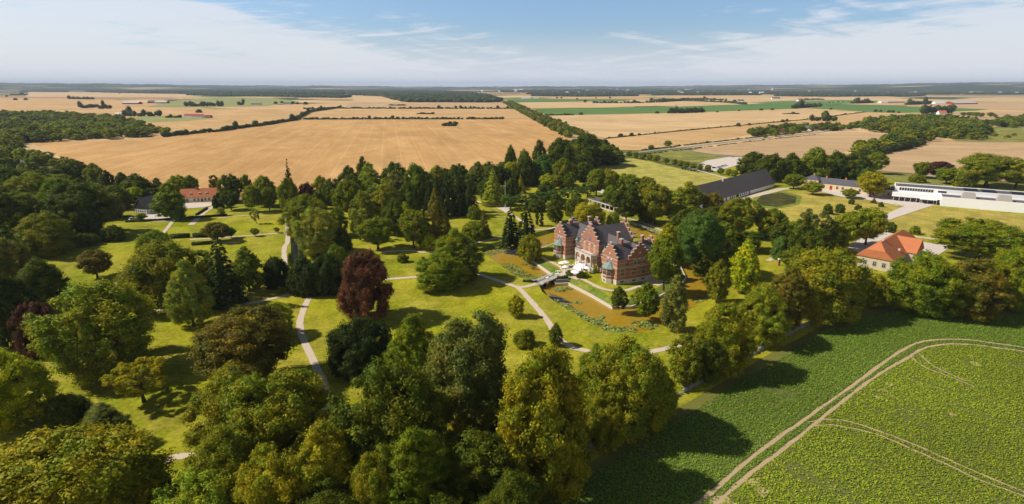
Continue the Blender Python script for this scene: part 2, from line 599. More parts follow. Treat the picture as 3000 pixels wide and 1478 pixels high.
# ------------------------------------------------------------------ moat loops (water level -2)
WZ = -2.0
OUT_PX = [(1414, 742), (1445, 762), (1485, 793), (1524, 820), (1560, 829), (1586, 838), (1604, 868), (1648, 903), (1690, 928), (1742, 958), (1786, 981), (1855, 984),
          (1900, 975), (1950, 955), (2020, 905), (2095, 872), (2150, 838), (2140, 790), (2060, 735), (1990, 712), (1938, 692), (1880, 671), (1827, 655),
          (1760, 662), (1700, 662), (1640, 676), (1600, 688), (1560, 700), (1500, 714), (1450, 726)]
IN_PX = [(1528, 748), (1570, 777), (1611, 806), (1622, 826), (1628, 838), (1665, 836), (1684, 846), (1730, 870), (1794, 907), (1850, 905), (1920, 880), (1990, 845), (2010, 820),
         (1990, 780), (1960, 750), (1922, 716), (1880, 702), (1823, 690), (1760, 694), (1700, 697), (1650, 706), (1618, 720), (1585, 732)]
mo = [P2(x, y, WZ) for x, y in OUT_PX]
mi = [P2(x, y, WZ) for x, y in IN_PX]


def offset(loop, d):
    """push a closed loop away from its centroid-side by d (positive = outwards)"""
    n = len(loop)
    area = sum(loop[i][0] * loop[(i + 1) % n][1] - loop[(i + 1) % n][0] * loop[i][1] for i in range(n))
    sg = 1 if area > 0 else -1
    out = []
    for i in range(n):
        a, b, c = Vector(loop[i - 1]), Vector(loop[i]), Vector(loop[(i + 1) % n])
        t = ((b - a).normalized() + (c - b).normalized())
        t = t.normalized() if t.length > 1e-6 else (c - b).normalized()
        nn = Vector((t.y, -t.x)) * sg
        out.append(tuple(b + nn * d))
    return out


rim_o = offset(mo, 2.2)
rim_i = offset(mi, -4.2)
wall_i = offset(mi, -0.5)

# ------------------------------------------------------------------ ground
g = 42000.0
grid = [(x, y) for k in (300, 800, 2000, 6000, 16000) for x in (-k, 0, k) for y in (-k, 0, k)]
ground = sheet('ground', [(-g, -g), (g, -g), (g, g), (-g, g)], M['ground'], 0.0, [rim_o], grid)
LAWN_PX = [(0, 560), (220, 545), (420, 590), (620, 590), (900, 560), (1200, 525), (1480, 490), (1720, 470), (1900, 470), (2040, 520), (2160, 480), (2330, 490), (2480, 500), (2640, 515),
           (2800, 530), (3000, 545), (3300, 560), (3300, 910)]
lawn_w = [P2(*p) for p in LAWN_PX] + [P2(2900, 900), P2(2700, 880), P2(2540, 905), P2(2400, 960), P2(2250, 1040), P2(2000, 1190), P2(1800, 1310), P2(1600, 1440), (0, 80), (-30, 40), (-160, 60), (-320, 250)]
lawn = sheet('lawn', lawn_w, M['lawn'], 0.03, [rim_o], [(x, y) for x in range(-300, 360, 40) for y in range(60, 560, 40)])
# castle island, carrying its own lawn
sheet('island_lawn', rim_i, M['lawn'], 0.0)
# banks down to the water
mb = MB()
n = len(mo)
mb.add([(x, y, 0.03) for x, y in rim_o] + [(x, y, WZ - 0.3) for x, y in offset(mo, -0.3)], [(i, (i + 1) % n, n + (i + 1) % n, n + i) for i in range(n)])
n = len(mi)
mb.add([(x, y, 0.0) for x, y in rim_i] + [(x, y, -1.05) for x, y in wall_i], [(i, (i + 1) % n, n + (i + 1) % n, n + i) for i in range(n)])
tag(mb.build('moat_bank', M['bank']), kind='structure')
mb = MB()
q = offset(mi, 0.15)
mb.add([(x, y, WZ - 0.4) for x, y in q] + [(x, y, -0.95) for x, y in q] + [(x, y, -0.95) for x, y in wall_i] + [(x, y, -1.4) for x, y in wall_i],
       [f for k in range(3) for f in [(k * n + i, k * n + (i + 1) % n, (k + 1) * n + (i + 1) % n, (k + 1) * n + i) for i in range(n)]])
tag(mb.build('stone_wall', M['stone']), 'low pale stone retaining wall along the moat round the castle island', 'wall')
sheet('moat_water', mo, M['water'], WZ, [offset(mi, -0.2)])


def field(name, px, mat, z):
    return sheet(name, [P2(*p) for p in px], mat, z)


W = 'wheat_field'
field(W, [(91, 420), (189, 416), (307, 412), (414, 408), (492, 397), (630, 387), (709, 375), (788, 365), (867, 354), (1000, 352.5), (1276, 352.5), (1567, 350.5), (1591, 365), (1654, 397), (1680, 430),
          (1660, 455), (1500, 485), (1300, 525), (1000, 565), (700, 592), (560, 596), (400, 570), (300, 535), (200, 475), (140, 440)], M['wheat'], 0.20)
field(W, [(885, 322), (1510, 322), (1535, 336), (1560, 345), (1480, 348), (880, 349.5)], M['wheat3'], 0.22)
field(W, [(1010, 316), (1020, 301), (1470, 302), (1500, 318)], M['wheat4'], 0.24)
field(W, [(1032, 300.5), (1036, 284), (1140, 284), (1180, 300.5)], M['wheat2'], 0.26)
field(W, [(-900, 345), (-900, 290), (0, 285), (330, 292), (560, 312), (640, 322), (880, 318), (878, 344), (700, 368), (500, 396), (420, 402), (330, 350), (240, 334), (0, 330)], M['wheat3'], 0.28)
field('brown_field', [(-400, 287), (-400, 279), (0, 281), (100, 284), (500, 286), (545, 293), (330, 291), (100, 288)], M['ploughed'], 0.34)
field('stubble_field', [(75, 284), (85, 270), (200, 270), (500, 275), (640, 280), (555, 285), (300, 285)], M['wheat2'], 0.36)
field('green_field', [(430, 315), (490, 299), (545, 292), (640, 286), (800, 288), (880, 299), (780, 312), (650, 313.5), (545, 315.5)], M['palegreen'], 0.38)
field(W, [(1599, 340), (2000, 333), (2343, 321), (2536, 328), (2355, 350), (2000, 382), (1776, 405), (1700, 395), (1650, 365)], M['wheat2'], 0.20)
field(W, [(1776, 408), (2000, 385), (2355, 353), (2536, 330), (2720, 334), (2600, 345), (2490, 372), (2360, 388), (2190, 396), (2000, 426), (1890, 441), (1810, 440)], M['wheat3'], 0.22)
field(W, [(2025, 442), (2160, 419), (2360, 397), (2480, 386), (2640, 396), (2560, 420), (2440, 455), (2300, 470), (2185, 461), (2060, 449)], M['wheat4'], 0.24)
field(W, [(2500, 470), (2524, 452), (2591, 432), (2721, 416), (2827, 416), (3000, 419), (3400, 425), (3400, 575), (3000, 538), (2690, 511), (2571, 501)], M['wheat4'], 0.26)
field('green_field', [(1560, 319), (2000, 312.5), (2189, 306), (2315, 298), (2480, 303), (2339, 319.5), (2276, 321), (2000, 331), (1603, 338)], M['green'], 0.28)
field('green_field', [(2365, 318), (2473, 305.5), (2709, 314), (2898, 321), (2860, 325), (2701, 331.5), (2536, 326)], M['green'], 0.30)
field('green_field', [(1485, 298), (1492, 293), (1591, 291), (1855, 291.5), (1827, 297), (1516, 301)], M['green'], 0.32)
field('stubble_field', [(1516, 303), (1827, 298.5), (2300, 296), (2000, 310), (1560, 317.5)], M['wheat2'], 0.34)
field(W, [(2600, 303), (2700, 306), (2900, 300), (3400, 300), (3400, 330), (3000, 326), (2900, 320), (2720, 313)], M['wheat4'], 0.36)
field(W, [(2730, 332), (2900, 327), (3400, 332), (3400, 350), (3000, 352), (2860, 352), (2800, 343)], M['wheat4'], 0.38)
field('stubble_field', [(2000, 290), (2330, 286), (2600, 284), (2700, 288), (2560, 292), (2330, 296), (2050, 299)], M['wheat2'], 0.40)
field('meadow', [(2850, 382), (2930, 371), (3400, 372), (3400, 424), (3000, 418), (2800, 415), (2780, 405)], M['rough'], 0.25)
field('meadow', [(355, 352), (430, 340), (640, 347), (540, 356), (400, 360)], M['palegreen'], 0.42)
field('meadow', [(1730, 486), (1850, 463), (2000, 497), (2130, 520), (2040, 562), (1950, 556), (1850, 522)], M['meadow'], 0.07)
field('meadow', [(1900, 452), (1985, 438), (2060, 450), (2138, 460), (2060, 478), (2010, 474)], M['rough'], 0.07)
field('meadow', [(0, 478), (0, 462), (120, 462), (140, 475), (60, 485)], M['rough'], 0.07)
field('meadow', [(2560, 512), (2590, 502), (2700, 516), (2780, 528), (2790, 560), (2700, 548), (2620, 530)], M['rough'], 0.07)
field('museum_lawn', [(2585, 656), (2615, 643), (2741, 600), (2757, 606), (3000, 630), (3300, 655), (3300, 760), (2950, 730), (2766, 704), (2640, 678)], M['museum_lawn'], 0.07)
field('barn_lawn', [(2090, 610), (2195, 585), (2290, 562), (2394, 559), (2464, 580), (2533, 587), (2584, 597), (2650, 606), (2584, 634), (2560, 660), (2300, 660), (2120, 640)], M['museum_lawn'], 0.06)
M['mud'] = mat_lawn('pond_mud', (.035, .04, .012), (.07, .065, .02), (.11, .10, .03), patch=.06)
field('pond', [(2215, 590), (2232, 572), (2290, 565), (2334, 578), (2330, 596), (2275, 607), (2235, 603)], M['mud'], 0.10)
field('pond_edge', [(2195, 594), (2222, 568), (2292, 560), (2350, 576), (2342, 601), (2275, 613), (2225, 610)], M['bank'], 0.08)
# green crop in the foreground
crop_px = [(2410, 972), (2303, 1041), (2169, 1120), (1906, 1283), (1686, 1423), (1600, 1478)]
crop_w = [P2(3600, 980), P2(3000, 932), P2(2827, 921), P2(2670, 906), P2(2540, 930)] + [P2(*p) for p in crop_px] + [(-12, 78), (-20, 40), (400, 40), (500, 120)]
sheet('crop_field', crop_w, M['crop'], 0.06)

# ------------------------------------------------------------------ paths, roads, yards
PA = M['path']
for px, wd in [
    ([(918, 850), (905, 873), (890, 907), (879, 947), (886, 986), (910, 1041), (934, 1092), (946, 1116), (952, 1150), (958, 1200)], 2.9),
    ([(1010, 815), (950, 838), (918, 850), (867, 860), (788, 878), (729, 890), (611, 903), (453, 909), (330, 900)], 2.6),
    ([(1000, 822), (1060, 822), (1158, 817), (1229, 811), (1300, 800), (1378, 799), (1429, 813), (1485, 832), (1520, 842), (1552, 838), (1580, 829)], 3.0),
    ([(1516, 842), (1535, 860), (1552, 880), (1583, 915), (1611, 951), (1628, 985), (1670, 1016), (1709, 1027), (1800, 1040), (1870, 1036), (1930, 1027), (1989, 1012), (2060, 990), (2200, 935)], 3.0),
    ([(1120, 745), (1138, 738), (1205, 736), (1248, 740), (1330, 730), (1406, 710), (1473, 695), (1567, 675), (1619, 669), (1700, 640)], 2.4),
    ([(1395, 590), (1445, 604), (1485, 622), (1530, 650), (1567, 675)], 3.2),
    ([(838, 600), (841, 643), (843, 683), (842, 710), (833, 730), (835, 773), (843, 800), (865, 850)], 3.0),
    ([(556, 703), (640, 698), (709, 693), (770, 688), (843, 682)], 2.4),
    ([(570, 719), (640, 714), (700, 711)], 1.6),
    ([(508, 647), (485, 675), (462, 700), (437, 728), (398, 773), (362, 807), (330, 850)], 2.6),
    ([(640, 640), (700, 633), (745, 631), (790, 622)], 1.8),
    ([(430, 1395), (490, 1350), (540, 1338), (620, 1340), (720, 1360)], 3.0),
    ([(1575, 748), (1590, 757), (1637, 780), (1660, 796), (1690, 812), (1717, 824), (1759, 845), (1792, 852), (1830, 852), (1863, 843), (1900, 832)], 2.5),
    ([(1621, 812), (1640, 806), (1665, 798)], 3.4),
    ([(1905, 745), (1940, 760), (1960, 790), (1935, 815), (1900, 832)], 9.0),
    ([(2250, 765), (2281, 752), (2320, 757), (2380, 770)], 3.0),
    ([(1812, 636), (1870, 648), (1910, 664), (1960, 686), (2000, 712)], 2.2),
    ([(2540, 668), (2584, 674), (2650, 690), (2766, 705), (2950, 735)], 4.0),
    ([(2000, 630), (2112, 599), (2157, 588), (2194, 578), (2256, 563), (2296, 554), (2360, 551)], 6.5),
    ([(2010, 490), (2060, 504), (2118, 520), (2150, 530)], 3.5),
    ([(2420, 492), (2600, 498), (2700, 512), (2830, 530)], 4.0),
    ([(560, 660), (590, 630), (610, 615), (640, 598)], 3.5),
]:
    ribbon('path', px, wd * (0.8 if wd < 3.3 else 1), PA, 0.10 + 0.004 * (int(px[0][0]) % 9))
field('terrace', [(1640, 788), (1668, 776), (1712, 792), (1722, 806), (1690, 822), (1652, 806)], PA, 0.16)
field('terrace', [(1462, 606), (1490, 600), (1500, 613), (1480, 625)], M['gravel'], 0.16)
field('gravel_yard', [(415, 638), (455, 620), (470, 626), (505, 640), (500, 650), (420, 650)], M['gravel'], 0.15)
field('gravel_yard', [(538, 597), (650, 588), (648, 596), (600, 608), (560, 611), (538, 611)], M['gravel'], 0.15)
field('gravel_yard', [(268, 545), (300, 520), (330, 540), (318, 560), (280, 562)], M['gravel'], 0.15)
field('gravel_yard', [(2385, 556), (2400, 550), (2520, 563), (2600, 574), (2646, 583), (2760, 600), (2741, 600), (2615, 642), (2585, 656), (2587, 632), (2650, 605), (2584, 595), (2533, 585), (2464, 578)], M['gravel'], 0.18)
field('gravel_yard', [(2480, 722), (2540, 690), (2620, 680), (2713, 712), (2790, 722), (2750, 748), (2700, 745), (2620, 790), (2560, 770), (2520, 745)], M['gravel'], 0.18)
field('parking_area', [(2035, 488), (2071, 471), (2140, 460), (2185, 462), (2170, 482), (2118, 497), (2100, 505)], M['gravel'], 0.18)
field('gravel_yard', [(1745, 560), (1800, 553), (1850, 575), (1830, 600), (1790, 580)], M['gravel'], 0.15)
ribbon('road', [(1700, 470), (1827, 453), (2000, 433), (2158, 414), (2276, 401), (2380, 391), (2480, 377), (2600, 360), (2760, 343)], 7.0, M['asphalt'], 0.5, jit=0.0)
ribbon('road', [(2000, 441), (2060, 449), (2150, 462)], 4.5, M['asphalt'], 0.46, jit=0.0)
ribbon('flower_bed', [(1437, 612), (1462, 630), (1492, 651)], 3.0, M['rough'], 0.14)

# tractor tracks through the crop
T_MAIN = [[(2020, 1490), (2079, 1447), (2213, 1333), (2351, 1234), (2496, 1132), (2591, 1061), (2670, 1013), (2729, 998), (2827, 996), (2906, 1006), (3000, 1019), (3150, 1045)],
          [(2060, 1510), (2102, 1474), (2189, 1396), (2288, 1321), (2378, 1250), (2496, 1155), (2591, 1088), (2666, 1045), (2709, 1021), (2768, 1010), (2847, 1011), (2926, 1021), (3000, 1031), (3150, 1058)]]
T_BR = [[(2366, 1238), (2445, 1230), (2532, 1250), (2670, 1301), (2768, 1344), (2886, 1396), (3000, 1443), (3100, 1486)],
        [(2386, 1250), (2433, 1246), (2492, 1256), (2571, 1275), (2670, 1317), (2772, 1362), (2867, 1406), (2965, 1443), (3060, 1480)],
        [(2666, 1045), (2709, 1077), (2768, 1100), (2855, 1134)], [(2690, 1035), (2729, 1069), (2772, 1092), (2830, 1118)]]
for L in T_MAIN:
    ribbon('dirt_track', L, 0.9, M['soil'], 0.10, jit=0.2)
for k, L in enumerate(T_BR):
    ribbon('dirt_track', L, 0.5, M['soil'], 0.115, jit=0.2)
for (x, y, r) in [(2855, 1067, 1.6), (2607, 1128, 1.0), (2590, 1145, .8), (2570, 1165, .7), (2790, 1215, .8), (2120, 1470, 2.0), (2230, 1440, 1.6), (2205, 1415, 1.3)]:
    c = P(x, y)
    sheet('bare_soil', [(c[0] + r * rnd.uniform(.6, 1.6) * math.cos(t), c[1] + r * rnd.uniform(.6, 1.4) * math.sin(t)) for t in [k * math.pi / 5 for k in range(10)]], M['soil'], 0.13)


# ------------------------------------------------------------------ crop plants (nobody could count them)
def seg_dist(P_, line):
    d = np.full(len(P_), 1e9)
    for a, b in zip(line[:-1], line[1:]):
        a = np.array(a); b = np.array(b)
        ab = b - a
        t = np.clip(((P_ - a) @ ab) / (ab @ ab + 1e-9), 0, 1)
        d = np.minimum(d, np.linalg.norm(P_ - (a + t[:, None] * ab), axis=1))
    return d


def in_poly_np(pts, poly):
    x, y = pts[:, 0], pts[:, 1]
    r = np.zeros(len(pts), bool)
    j = len(poly) - 1
    for i in range(len(poly)):
        xi, yi = poly[i]; xj, yj = poly[j]
        c = ((yi > y) != (yj > y)) & (x < (xj - xi) * (y - yi) / (yj - yi + 1e-12) + xi)
        r ^= c
        j = i
    return r


def quad_mesh(name, co, mat, tris=None):
    """co: (n,4,3) array of separate quads"""
    n = len(co)
    nt = 0 if tris is None else len(tris[1])
    me = bpy.data.meshes.new(name)
    V = co.reshape(-1, 3)
    if nt:
        V = np.concatenate([V, tris[0]])
    me.vertices.add(len(V))
    me.vertices.foreach_set('co', V.astype(np.float32).ravel())
    idx = np.arange(n * 4)
    if nt:
        idx = np.concatenate([idx, (tris[1] + n * 4).ravel()])
    me.loops.add(len(idx))
    me.loops.foreach_set('vertex_index', idx.astype(np.int32))
    me.polygons.add(n + nt)
    st = np.concatenate([np.arange(n) * 4, n * 4 + np.arange(nt) * 3]) if nt else np.arange(n) * 4
    me.polygons.foreach_set('loop_start', st.astype(np.int32))
    me.update(calc_edges=True)
    me.materials.append(mat)
    return me


def cards(rg, pos, nrm, size, asp=0.6):
    """leaf cards: rhombic quads centred at pos, facing nrm, half-length size"""
    n = len(pos)
    a = rg.normal(size=(n, 3))
    t1 = np.cross(nrm, a)
    t1 /= np.linalg.norm(t1, axis=1)[:, None] + 1e-9
    t2 = np.cross(nrm, t1)
    s = size[:, None]
    bend = nrm * s * 0.25
    return np.stack([pos + t1 * s - bend, pos + t2 * s * asp, pos - t1 * s - bend, pos - t2 * s * asp], axis=1)


def crop_plants():
    rg = np.random.default_rng(5)
    rowd = np.array(P2(2500, 1130)) - np.array(P2(2079, 1447))
    rowd /= np.linalg.norm(rowd)
    rowd2 = np.array(P2(3000, 1440)) - np.array(P2(2450, 1230))
    rowd2 /= np.linalg.norm(rowd2)
    parts, tints = [], []
    for rd, region in ((rowd, 0), (rowd2, 1)):
        nd = np.array([-rd[1], rd[0]])
        uu, vv = np.meshgrid(np.arange(-260, 380, 0.42), np.arange(-330, 330, 0.66))
        p = uu.ravel()[:, None] * rd + vv.ravel()[:, None] * nd
        p += rg.normal(size=p.shape) * 0.14
        ang = np.abs(p[:, 0]) / np.maximum(p[:, 1], 1)
        keep = (p[:, 1] > 74) & (ang < 1.12) & (p[:, 1] < 215)
        p = p[keep]
        p = p[in_poly_np(p, crop_w)]
        inner = [P2(*q) for q in T_MAIN[1][1:-1]] + [P2(3200, 1070), (500, 90), (500, 20), (40, 20)]
        ins = in_poly_np(p, inner)
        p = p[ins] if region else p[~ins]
        if region:  # missed drill lines
            vvv = p @ nd
            line = (np.abs((vvv + 0.6 * np.sin(p @ rd * .05)) % 8.4 - 4.2) < .42) & (np.sin(p @ rd * .11 + np.floor(vvv / 8.4) * 2.3) > .1)
            p = p[~(line & (rg.random(len(p)) < .7))]
        else:
            vvv = p @ nd
            line = (np.abs(vvv % 5.6 - 2.8) < .34) & (np.sin(p @ rd * .16 + np.floor(vvv / 5.6) * 1.7) > .2)
            p = p[~(line & (rg.random(len(p)) < .6))]
        parts.append(p)
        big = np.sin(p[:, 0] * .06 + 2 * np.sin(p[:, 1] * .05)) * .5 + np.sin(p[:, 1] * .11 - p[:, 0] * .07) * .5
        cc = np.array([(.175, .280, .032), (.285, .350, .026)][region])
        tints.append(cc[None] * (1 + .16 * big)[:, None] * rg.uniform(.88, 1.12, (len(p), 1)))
    p = np.concatenate(parts)
    tint = np.concatenate(tints)
    ok = np.ones(len(p), bool)
    for L, wd in [(l, 0.58) for l in T_MAIN] + [(l, 0.34) for l in T_BR]:
        pts = [tuple(v) for v in smooth_line([P2(*q) for q in L], 4)]
        ok &= seg_dist(p, pts) > wd
    # thin spots and missed drill rows
    nz = np.sin(p[:, 0] * 0.21 + 1.3 * np.sin(p[:, 1] * 0.13)) + np.sin(p[:, 1] * 0.17 + p[:, 0] * 0.05)
    ok &= ~((nz > 1.75) & (rg.random(len(p)) < 0.5))
    p = p[ok]
    tint = tint[ok]
    n = len(p)
    k = 4
    pos = np.repeat(np.column_stack([p, np.full(n, 0.0)]), k, axis=0)
    pos[:, :2] += rg.normal(size=(n * k, 2)) * 0.16
    pos[:, 2] = 0.12 + rg.random(n * k) * 0.30
    nr = rg.normal(size=(n * k, 3)) * 0.42
    nr[:, 2] += 1.0
    nr /= np.linalg.norm(nr, axis=1)[:, None]
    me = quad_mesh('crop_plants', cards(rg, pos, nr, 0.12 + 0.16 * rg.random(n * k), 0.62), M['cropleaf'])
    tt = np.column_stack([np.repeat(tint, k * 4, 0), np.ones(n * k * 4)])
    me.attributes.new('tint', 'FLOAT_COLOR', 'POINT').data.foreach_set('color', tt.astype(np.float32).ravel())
    o = bpy.data.objects.new('crop_plants', me)
    COL.objects.link(o)
    tag(o, 'leafy green crop covering the field at the lower right', 'crop', kind='stuff')


crop_plants()

# ------------------------------------------------------------------ trees
PROF = {
    'dome': lambda h: np.where(h > 0.40, np.sqrt(np.clip(1 - ((h - 0.40) / 0.60) ** 2, 0, 1)), 0.80 + 0.20 * h / 0.40),
    'round': lambda h: np.sqrt(np.clip(1 - ((h - 0.52) / 0.52) ** 2, 0.02, 1)),
    'oval': lambda h: np.where(h > 0.35, np.clip(1 - ((h - 0.35) / 0.65) ** 2, 0, 1) ** 0.6, 0.72 + 0.28 * h / 0.35),
    'open': lambda h: np.sqrt(np.clip(1 - ((h - 0.55) / 0.55) ** 2, 0.03, 1)),
    'weep': lambda h: np.where(h > 0.45, np.sqrt(np.clip(1 - ((h - 0.45) / 0.55) ** 2, 0, 1)), 0.88 + 0.12 * h / 0.45),
    'cone': lambda h: np.clip(1 - h, 0, 1) ** 0.85 * (1.0 - 0.16 * np.abs(np.sin(h * 22))) + 0.03,
    'col': lambda h: np.where(h > 0.7, np.sqrt(np.clip(1 - ((h - 0.7) / 0.30) ** 2, 0, 1)), 0.82 + 0.18 * h / 0.7),
    'bush': lambda h: np.where(h > 0.25, np.sqrt(np.clip(1 - ((h - 0.25) / 0.75) ** 2, 0, 1)), 0.9 + 0.1 * h / 0.25),
}
#          crown base, aspect (crown height / radius), clump radius, clumps
SHAPE = {'dome': (0.06, 2.0, 0.25, 95), 'round': (0.20, 1.8, 0.25, 80), 'oval': (0.08, 2.9, 0.26, 90), 'open': (0.22, 1.7, 0.20, 42),
         'weep': (0.03, 2.1, 0.21, 110), 'cone': (0.04, 3.6, 0.20, 120), 'col': (0.02, 5.5, 0.40, 40), 'bush': (0.0, 1.2, 0.27, 60)}
LOD = {'h': (34000, 0.0215), 'm': (7500, 0.044), 'l': (1500, 0.085), 'f': (330, 0.17)}
_ico = {}


def ico(sub):
    if sub not in _ico:
        bm = bmesh.new()
        bmesh.ops.create_icosphere(bm, subdivisions=sub, radius=1.0)
        v = np.array([x.co[:] for x in bm.verts])
        f = np.array([[y.index for y in x.verts] for x in bm.faces])
        bm.free()
        _ico[sub] = (v, f)
    return _ico[sub]


_crowns, _nq, _tri = {}, {}, {}


def crown_mesh(shape, lod, seed):
    key = (shape, lod, seed)
    if key in _crowns:
        return _crowns[key]
    rg = np.random.default_rng(abs(hash((len(shape) * 7 + ord(shape[0]) * 13 + ord(shape[1]), ord(lod), seed))) % (2 ** 31))
    cb, asp, cr0, nc = SHAPE[shape]
    nl, ls = LOD[lod]
    kn, kr = {'h': (2.4, 0.70), 'm': (1.5, 0.84), 'l': (0.7, 1.08), 'f': (0.35, 1.35)}[lod]
    nc = int(nc * kn)
    cr0 *= kr
    prof = PROF[shape]
    # clump centres over the envelope
    hg = np.linspace(0, 1, 400)
    cdf = np.cumsum(prof(hg) * 0.9 + 0.10)
    h = np.interp((np.arange(nc) + rg.random(nc)) / nc, cdf / cdf[-1], hg)
    th = np.arange(nc) * 2.39996 + rg.normal(size=nc) * 0.5
    ph = rg.random(4) * 6.28
    lob = 1 + 0.17 * np.sin(2 * th + ph[0] + 3 * h) + 0.13 * np.sin(3 * th + ph[1] - 4 * h) + 0.06 * np.sin(5 * th + ph[2])
    if shape in ('cone', 'col', 'bush'):
        lob = 1 + 0.5 * (lob - 1)
    crr = cr0 * (0.65 + 0.7 * rg.random(nc))
    if shape == 'cone':
        crr = crr * (0.45 + 0.75 * (1 - h))
    rr = np.maximum(prof(h) * lob - crr * 0.55, 0.0) * (0.84 + 0.18 * rg.random(nc))
    dent = (np.sin(4 * th + ph[2]) * np.sin(8 * h + ph[0]) > 0.42) & (h < 0.93)
    if shape not in ('cone', 'col'):
        rr = rr * np.where(dent, 0.74, 1.0)
    hz = np.clip(h, 0.03, 1)
    C = np.column_stack([rr * np.cos(th), rr * np.sin(th), hz * asp - crr * 0.4 * (h > 0.75)])
    if shape == 'open':
        C[:, 2] += rg.normal(size=nc) * 0.08
    elif shape not in ('cone', 'col'):
        C[:, 2] += 0.10 * np.sin(2 * th + ph[3]) * h * asp * 0.5
    C[:, 2] = np.maximum(C[:, 2], crr * 0.5)
    rmax = np.percentile(np.linalg.norm(C[:, :2], axis=1) + crr * 0.95, 94)
    C[:, :2] /= rmax
    crr = crr / (rmax * 0.5 + 0.5)
    C[:, 2] *= asp / np.max(C[:, 2] + crr * 0.85)
    # leaves
    wgt = crr ** 2
    cnt = np.maximum((nl * wgt / wgt.sum()).astype(int), 3)
    ci = np.repeat(np.arange(nc), cnt)
    N = len(ci)
    outw = C - np.array([0, 0, asp * 0.4])
    outw /= np.linalg.norm(outw, axis=1)[:, None] + 1e-6
    d = rg.normal(size=(N, 3)) + outw[ci] * 0.75 + np.array([0, 0, 0.40])
    d /= np.linalg.norm(d, axis=1)[:, None]
    rad = crr[ci] * (0.80 + 0.38 * rg.random(N) ** 1.5)
    sq = np.array([1, 1, 0.80])
    if shape == 'weep':
        sq = np.array([1.0, 1.0, 1.25])
    if shape == 'cone':
        sq = np.array([1.25, 1.25, 0.62])
    # crinkle every clump
    rad = rad * (1 + 0.26 * np.sin(d[:, 0] * 7 + ci) * np.sin(d[:, 1] * 6 + 2 * ci) + 0.15 * np.sin(d[:, 2] * 9 + ci))
    pos = C[ci] + d * rad[:, None] * sq
    if shape == 'cone':
        rxy = np.linalg.norm(pos[:, :2], axis=1)
        pos[:, 2] -= 0.25 * rxy * (0.6 + 0.4 * rg.random(N))
    pos[:, 2] = np.maximum(pos[:, 2], 0.01)
    nr = d / sq
    nr = nr / np.linalg.norm(nr, axis=1)[:, None] + rg.normal(size=(N, 3)) * (0.42 if shape != 'weep' else 0.3)
    nr /= np.linalg.norm(nr, axis=1)[:, None]
    size = ls * (0.6 + 0.8 * rg.random(N))
    if shape in ('col',):
        size *= 1.6
    q = cards(rg, pos, nr, size, 0.62 if shape not in ('cone',) else 0.42)
    # solid hearts of the boughs so the crown is dense inside
    iv, jf = ico(1)
    TV, TF = [], []
    for k in range(nc):
        s = crr[k] * (0.66 if shape != 'open' else 0.45) * (1 + rg.uniform(-0.2, 0.2, len(iv)))
        TV.append(C[k] + iv * s[:, None] * sq)
        TF.append(jf + k * len(iv))
    if shape != 'open':
        iv2, jf2 = ico(2)
        zc = iv2[:, 2] * 0.5 + 0.5
        z2 = zc * 0.74 + 0.03
        rr2 = prof(z2) * 0.34
        hxy = iv2[:, :2] / (np.linalg.norm(iv2[:, :2], axis=1)[:, None] + 1e-6)
        flat = (np.abs(iv2[:, 2]) > 0.98)
        rr2[flat] = 0.0
        core = np.column_stack([hxy * rr2[:, None], z2 * asp + 0.02])
        TF.append(jf2 + nc * len(iv))
        TV.append(core)
    me = quad_mesh('crown', q, M['leaf'], (np.concatenate(TV), np.concatenate(TF)))
    _nq[me.name] = len(q)
    _tri[me.name] = np.concatenate(TF)
    me.transform(Matrix.Translation((0, 0, cb * asp / (1 - cb))))
    _crowns[key] = me
    return me


_trunks = {}


def trunk_mesh(shape, seed, mat='bark'):
    key = (shape, seed, mat)
    if key in _trunks:
        return _trunks[key]
    rr = random.Random(seed + 99)
    cb, asp, *_ = SHAPE[shape]
    tot = asp / (1 - cb)
    mb = MB()
    r0 = {'cone': 0.045, 'col': 0.12, 'bush': 0.05}.get(shape, 0.062)
    top = tot * (0.9 if shape == 'cone' else 0.62)
    prev = Vector((0, 0, -0.02))
    k = 5
    for i in range(1, k + 1):
        p = Vector((rr.uniform(-.03, .03), rr.uniform(-.03, .03), top * i / k))
        mb.tube(prev, p, r0 * (1.25 if i == 1 else 1 - 0.8 * (i - 1) / k), r0 * (1 - 0.8 * i / k), 8)
        prev = p
    if shape in ('dome', 'round', 'oval', 'open', 'weep'):
        for i in range(7):
            a = i * 2.4 + rr.uniform(-.3, .3)
            z0 = tot * (cb + 0.08 + 0.05 * i)
            rl = rr.uniform(.45, .75)
            p1 = Vector((math.cos(a) * rl * .5, math.sin(a) * rl * .5, z0 + 0.28))
            p2 = Vector((math.cos(a) * rl, math.sin(a) * rl, z0 + rr.uniform(.45, .7)))
            mb.tube((0, 0, z0), p1, r0 * 0.5, r0 * 0.33, 6)
            mb.tube(p1, p2, r0 * 0.33, r0 * 0.12, 6)
    me = mb.mesh('trunk', M[mat])
    _trunks[key] = me
    return me


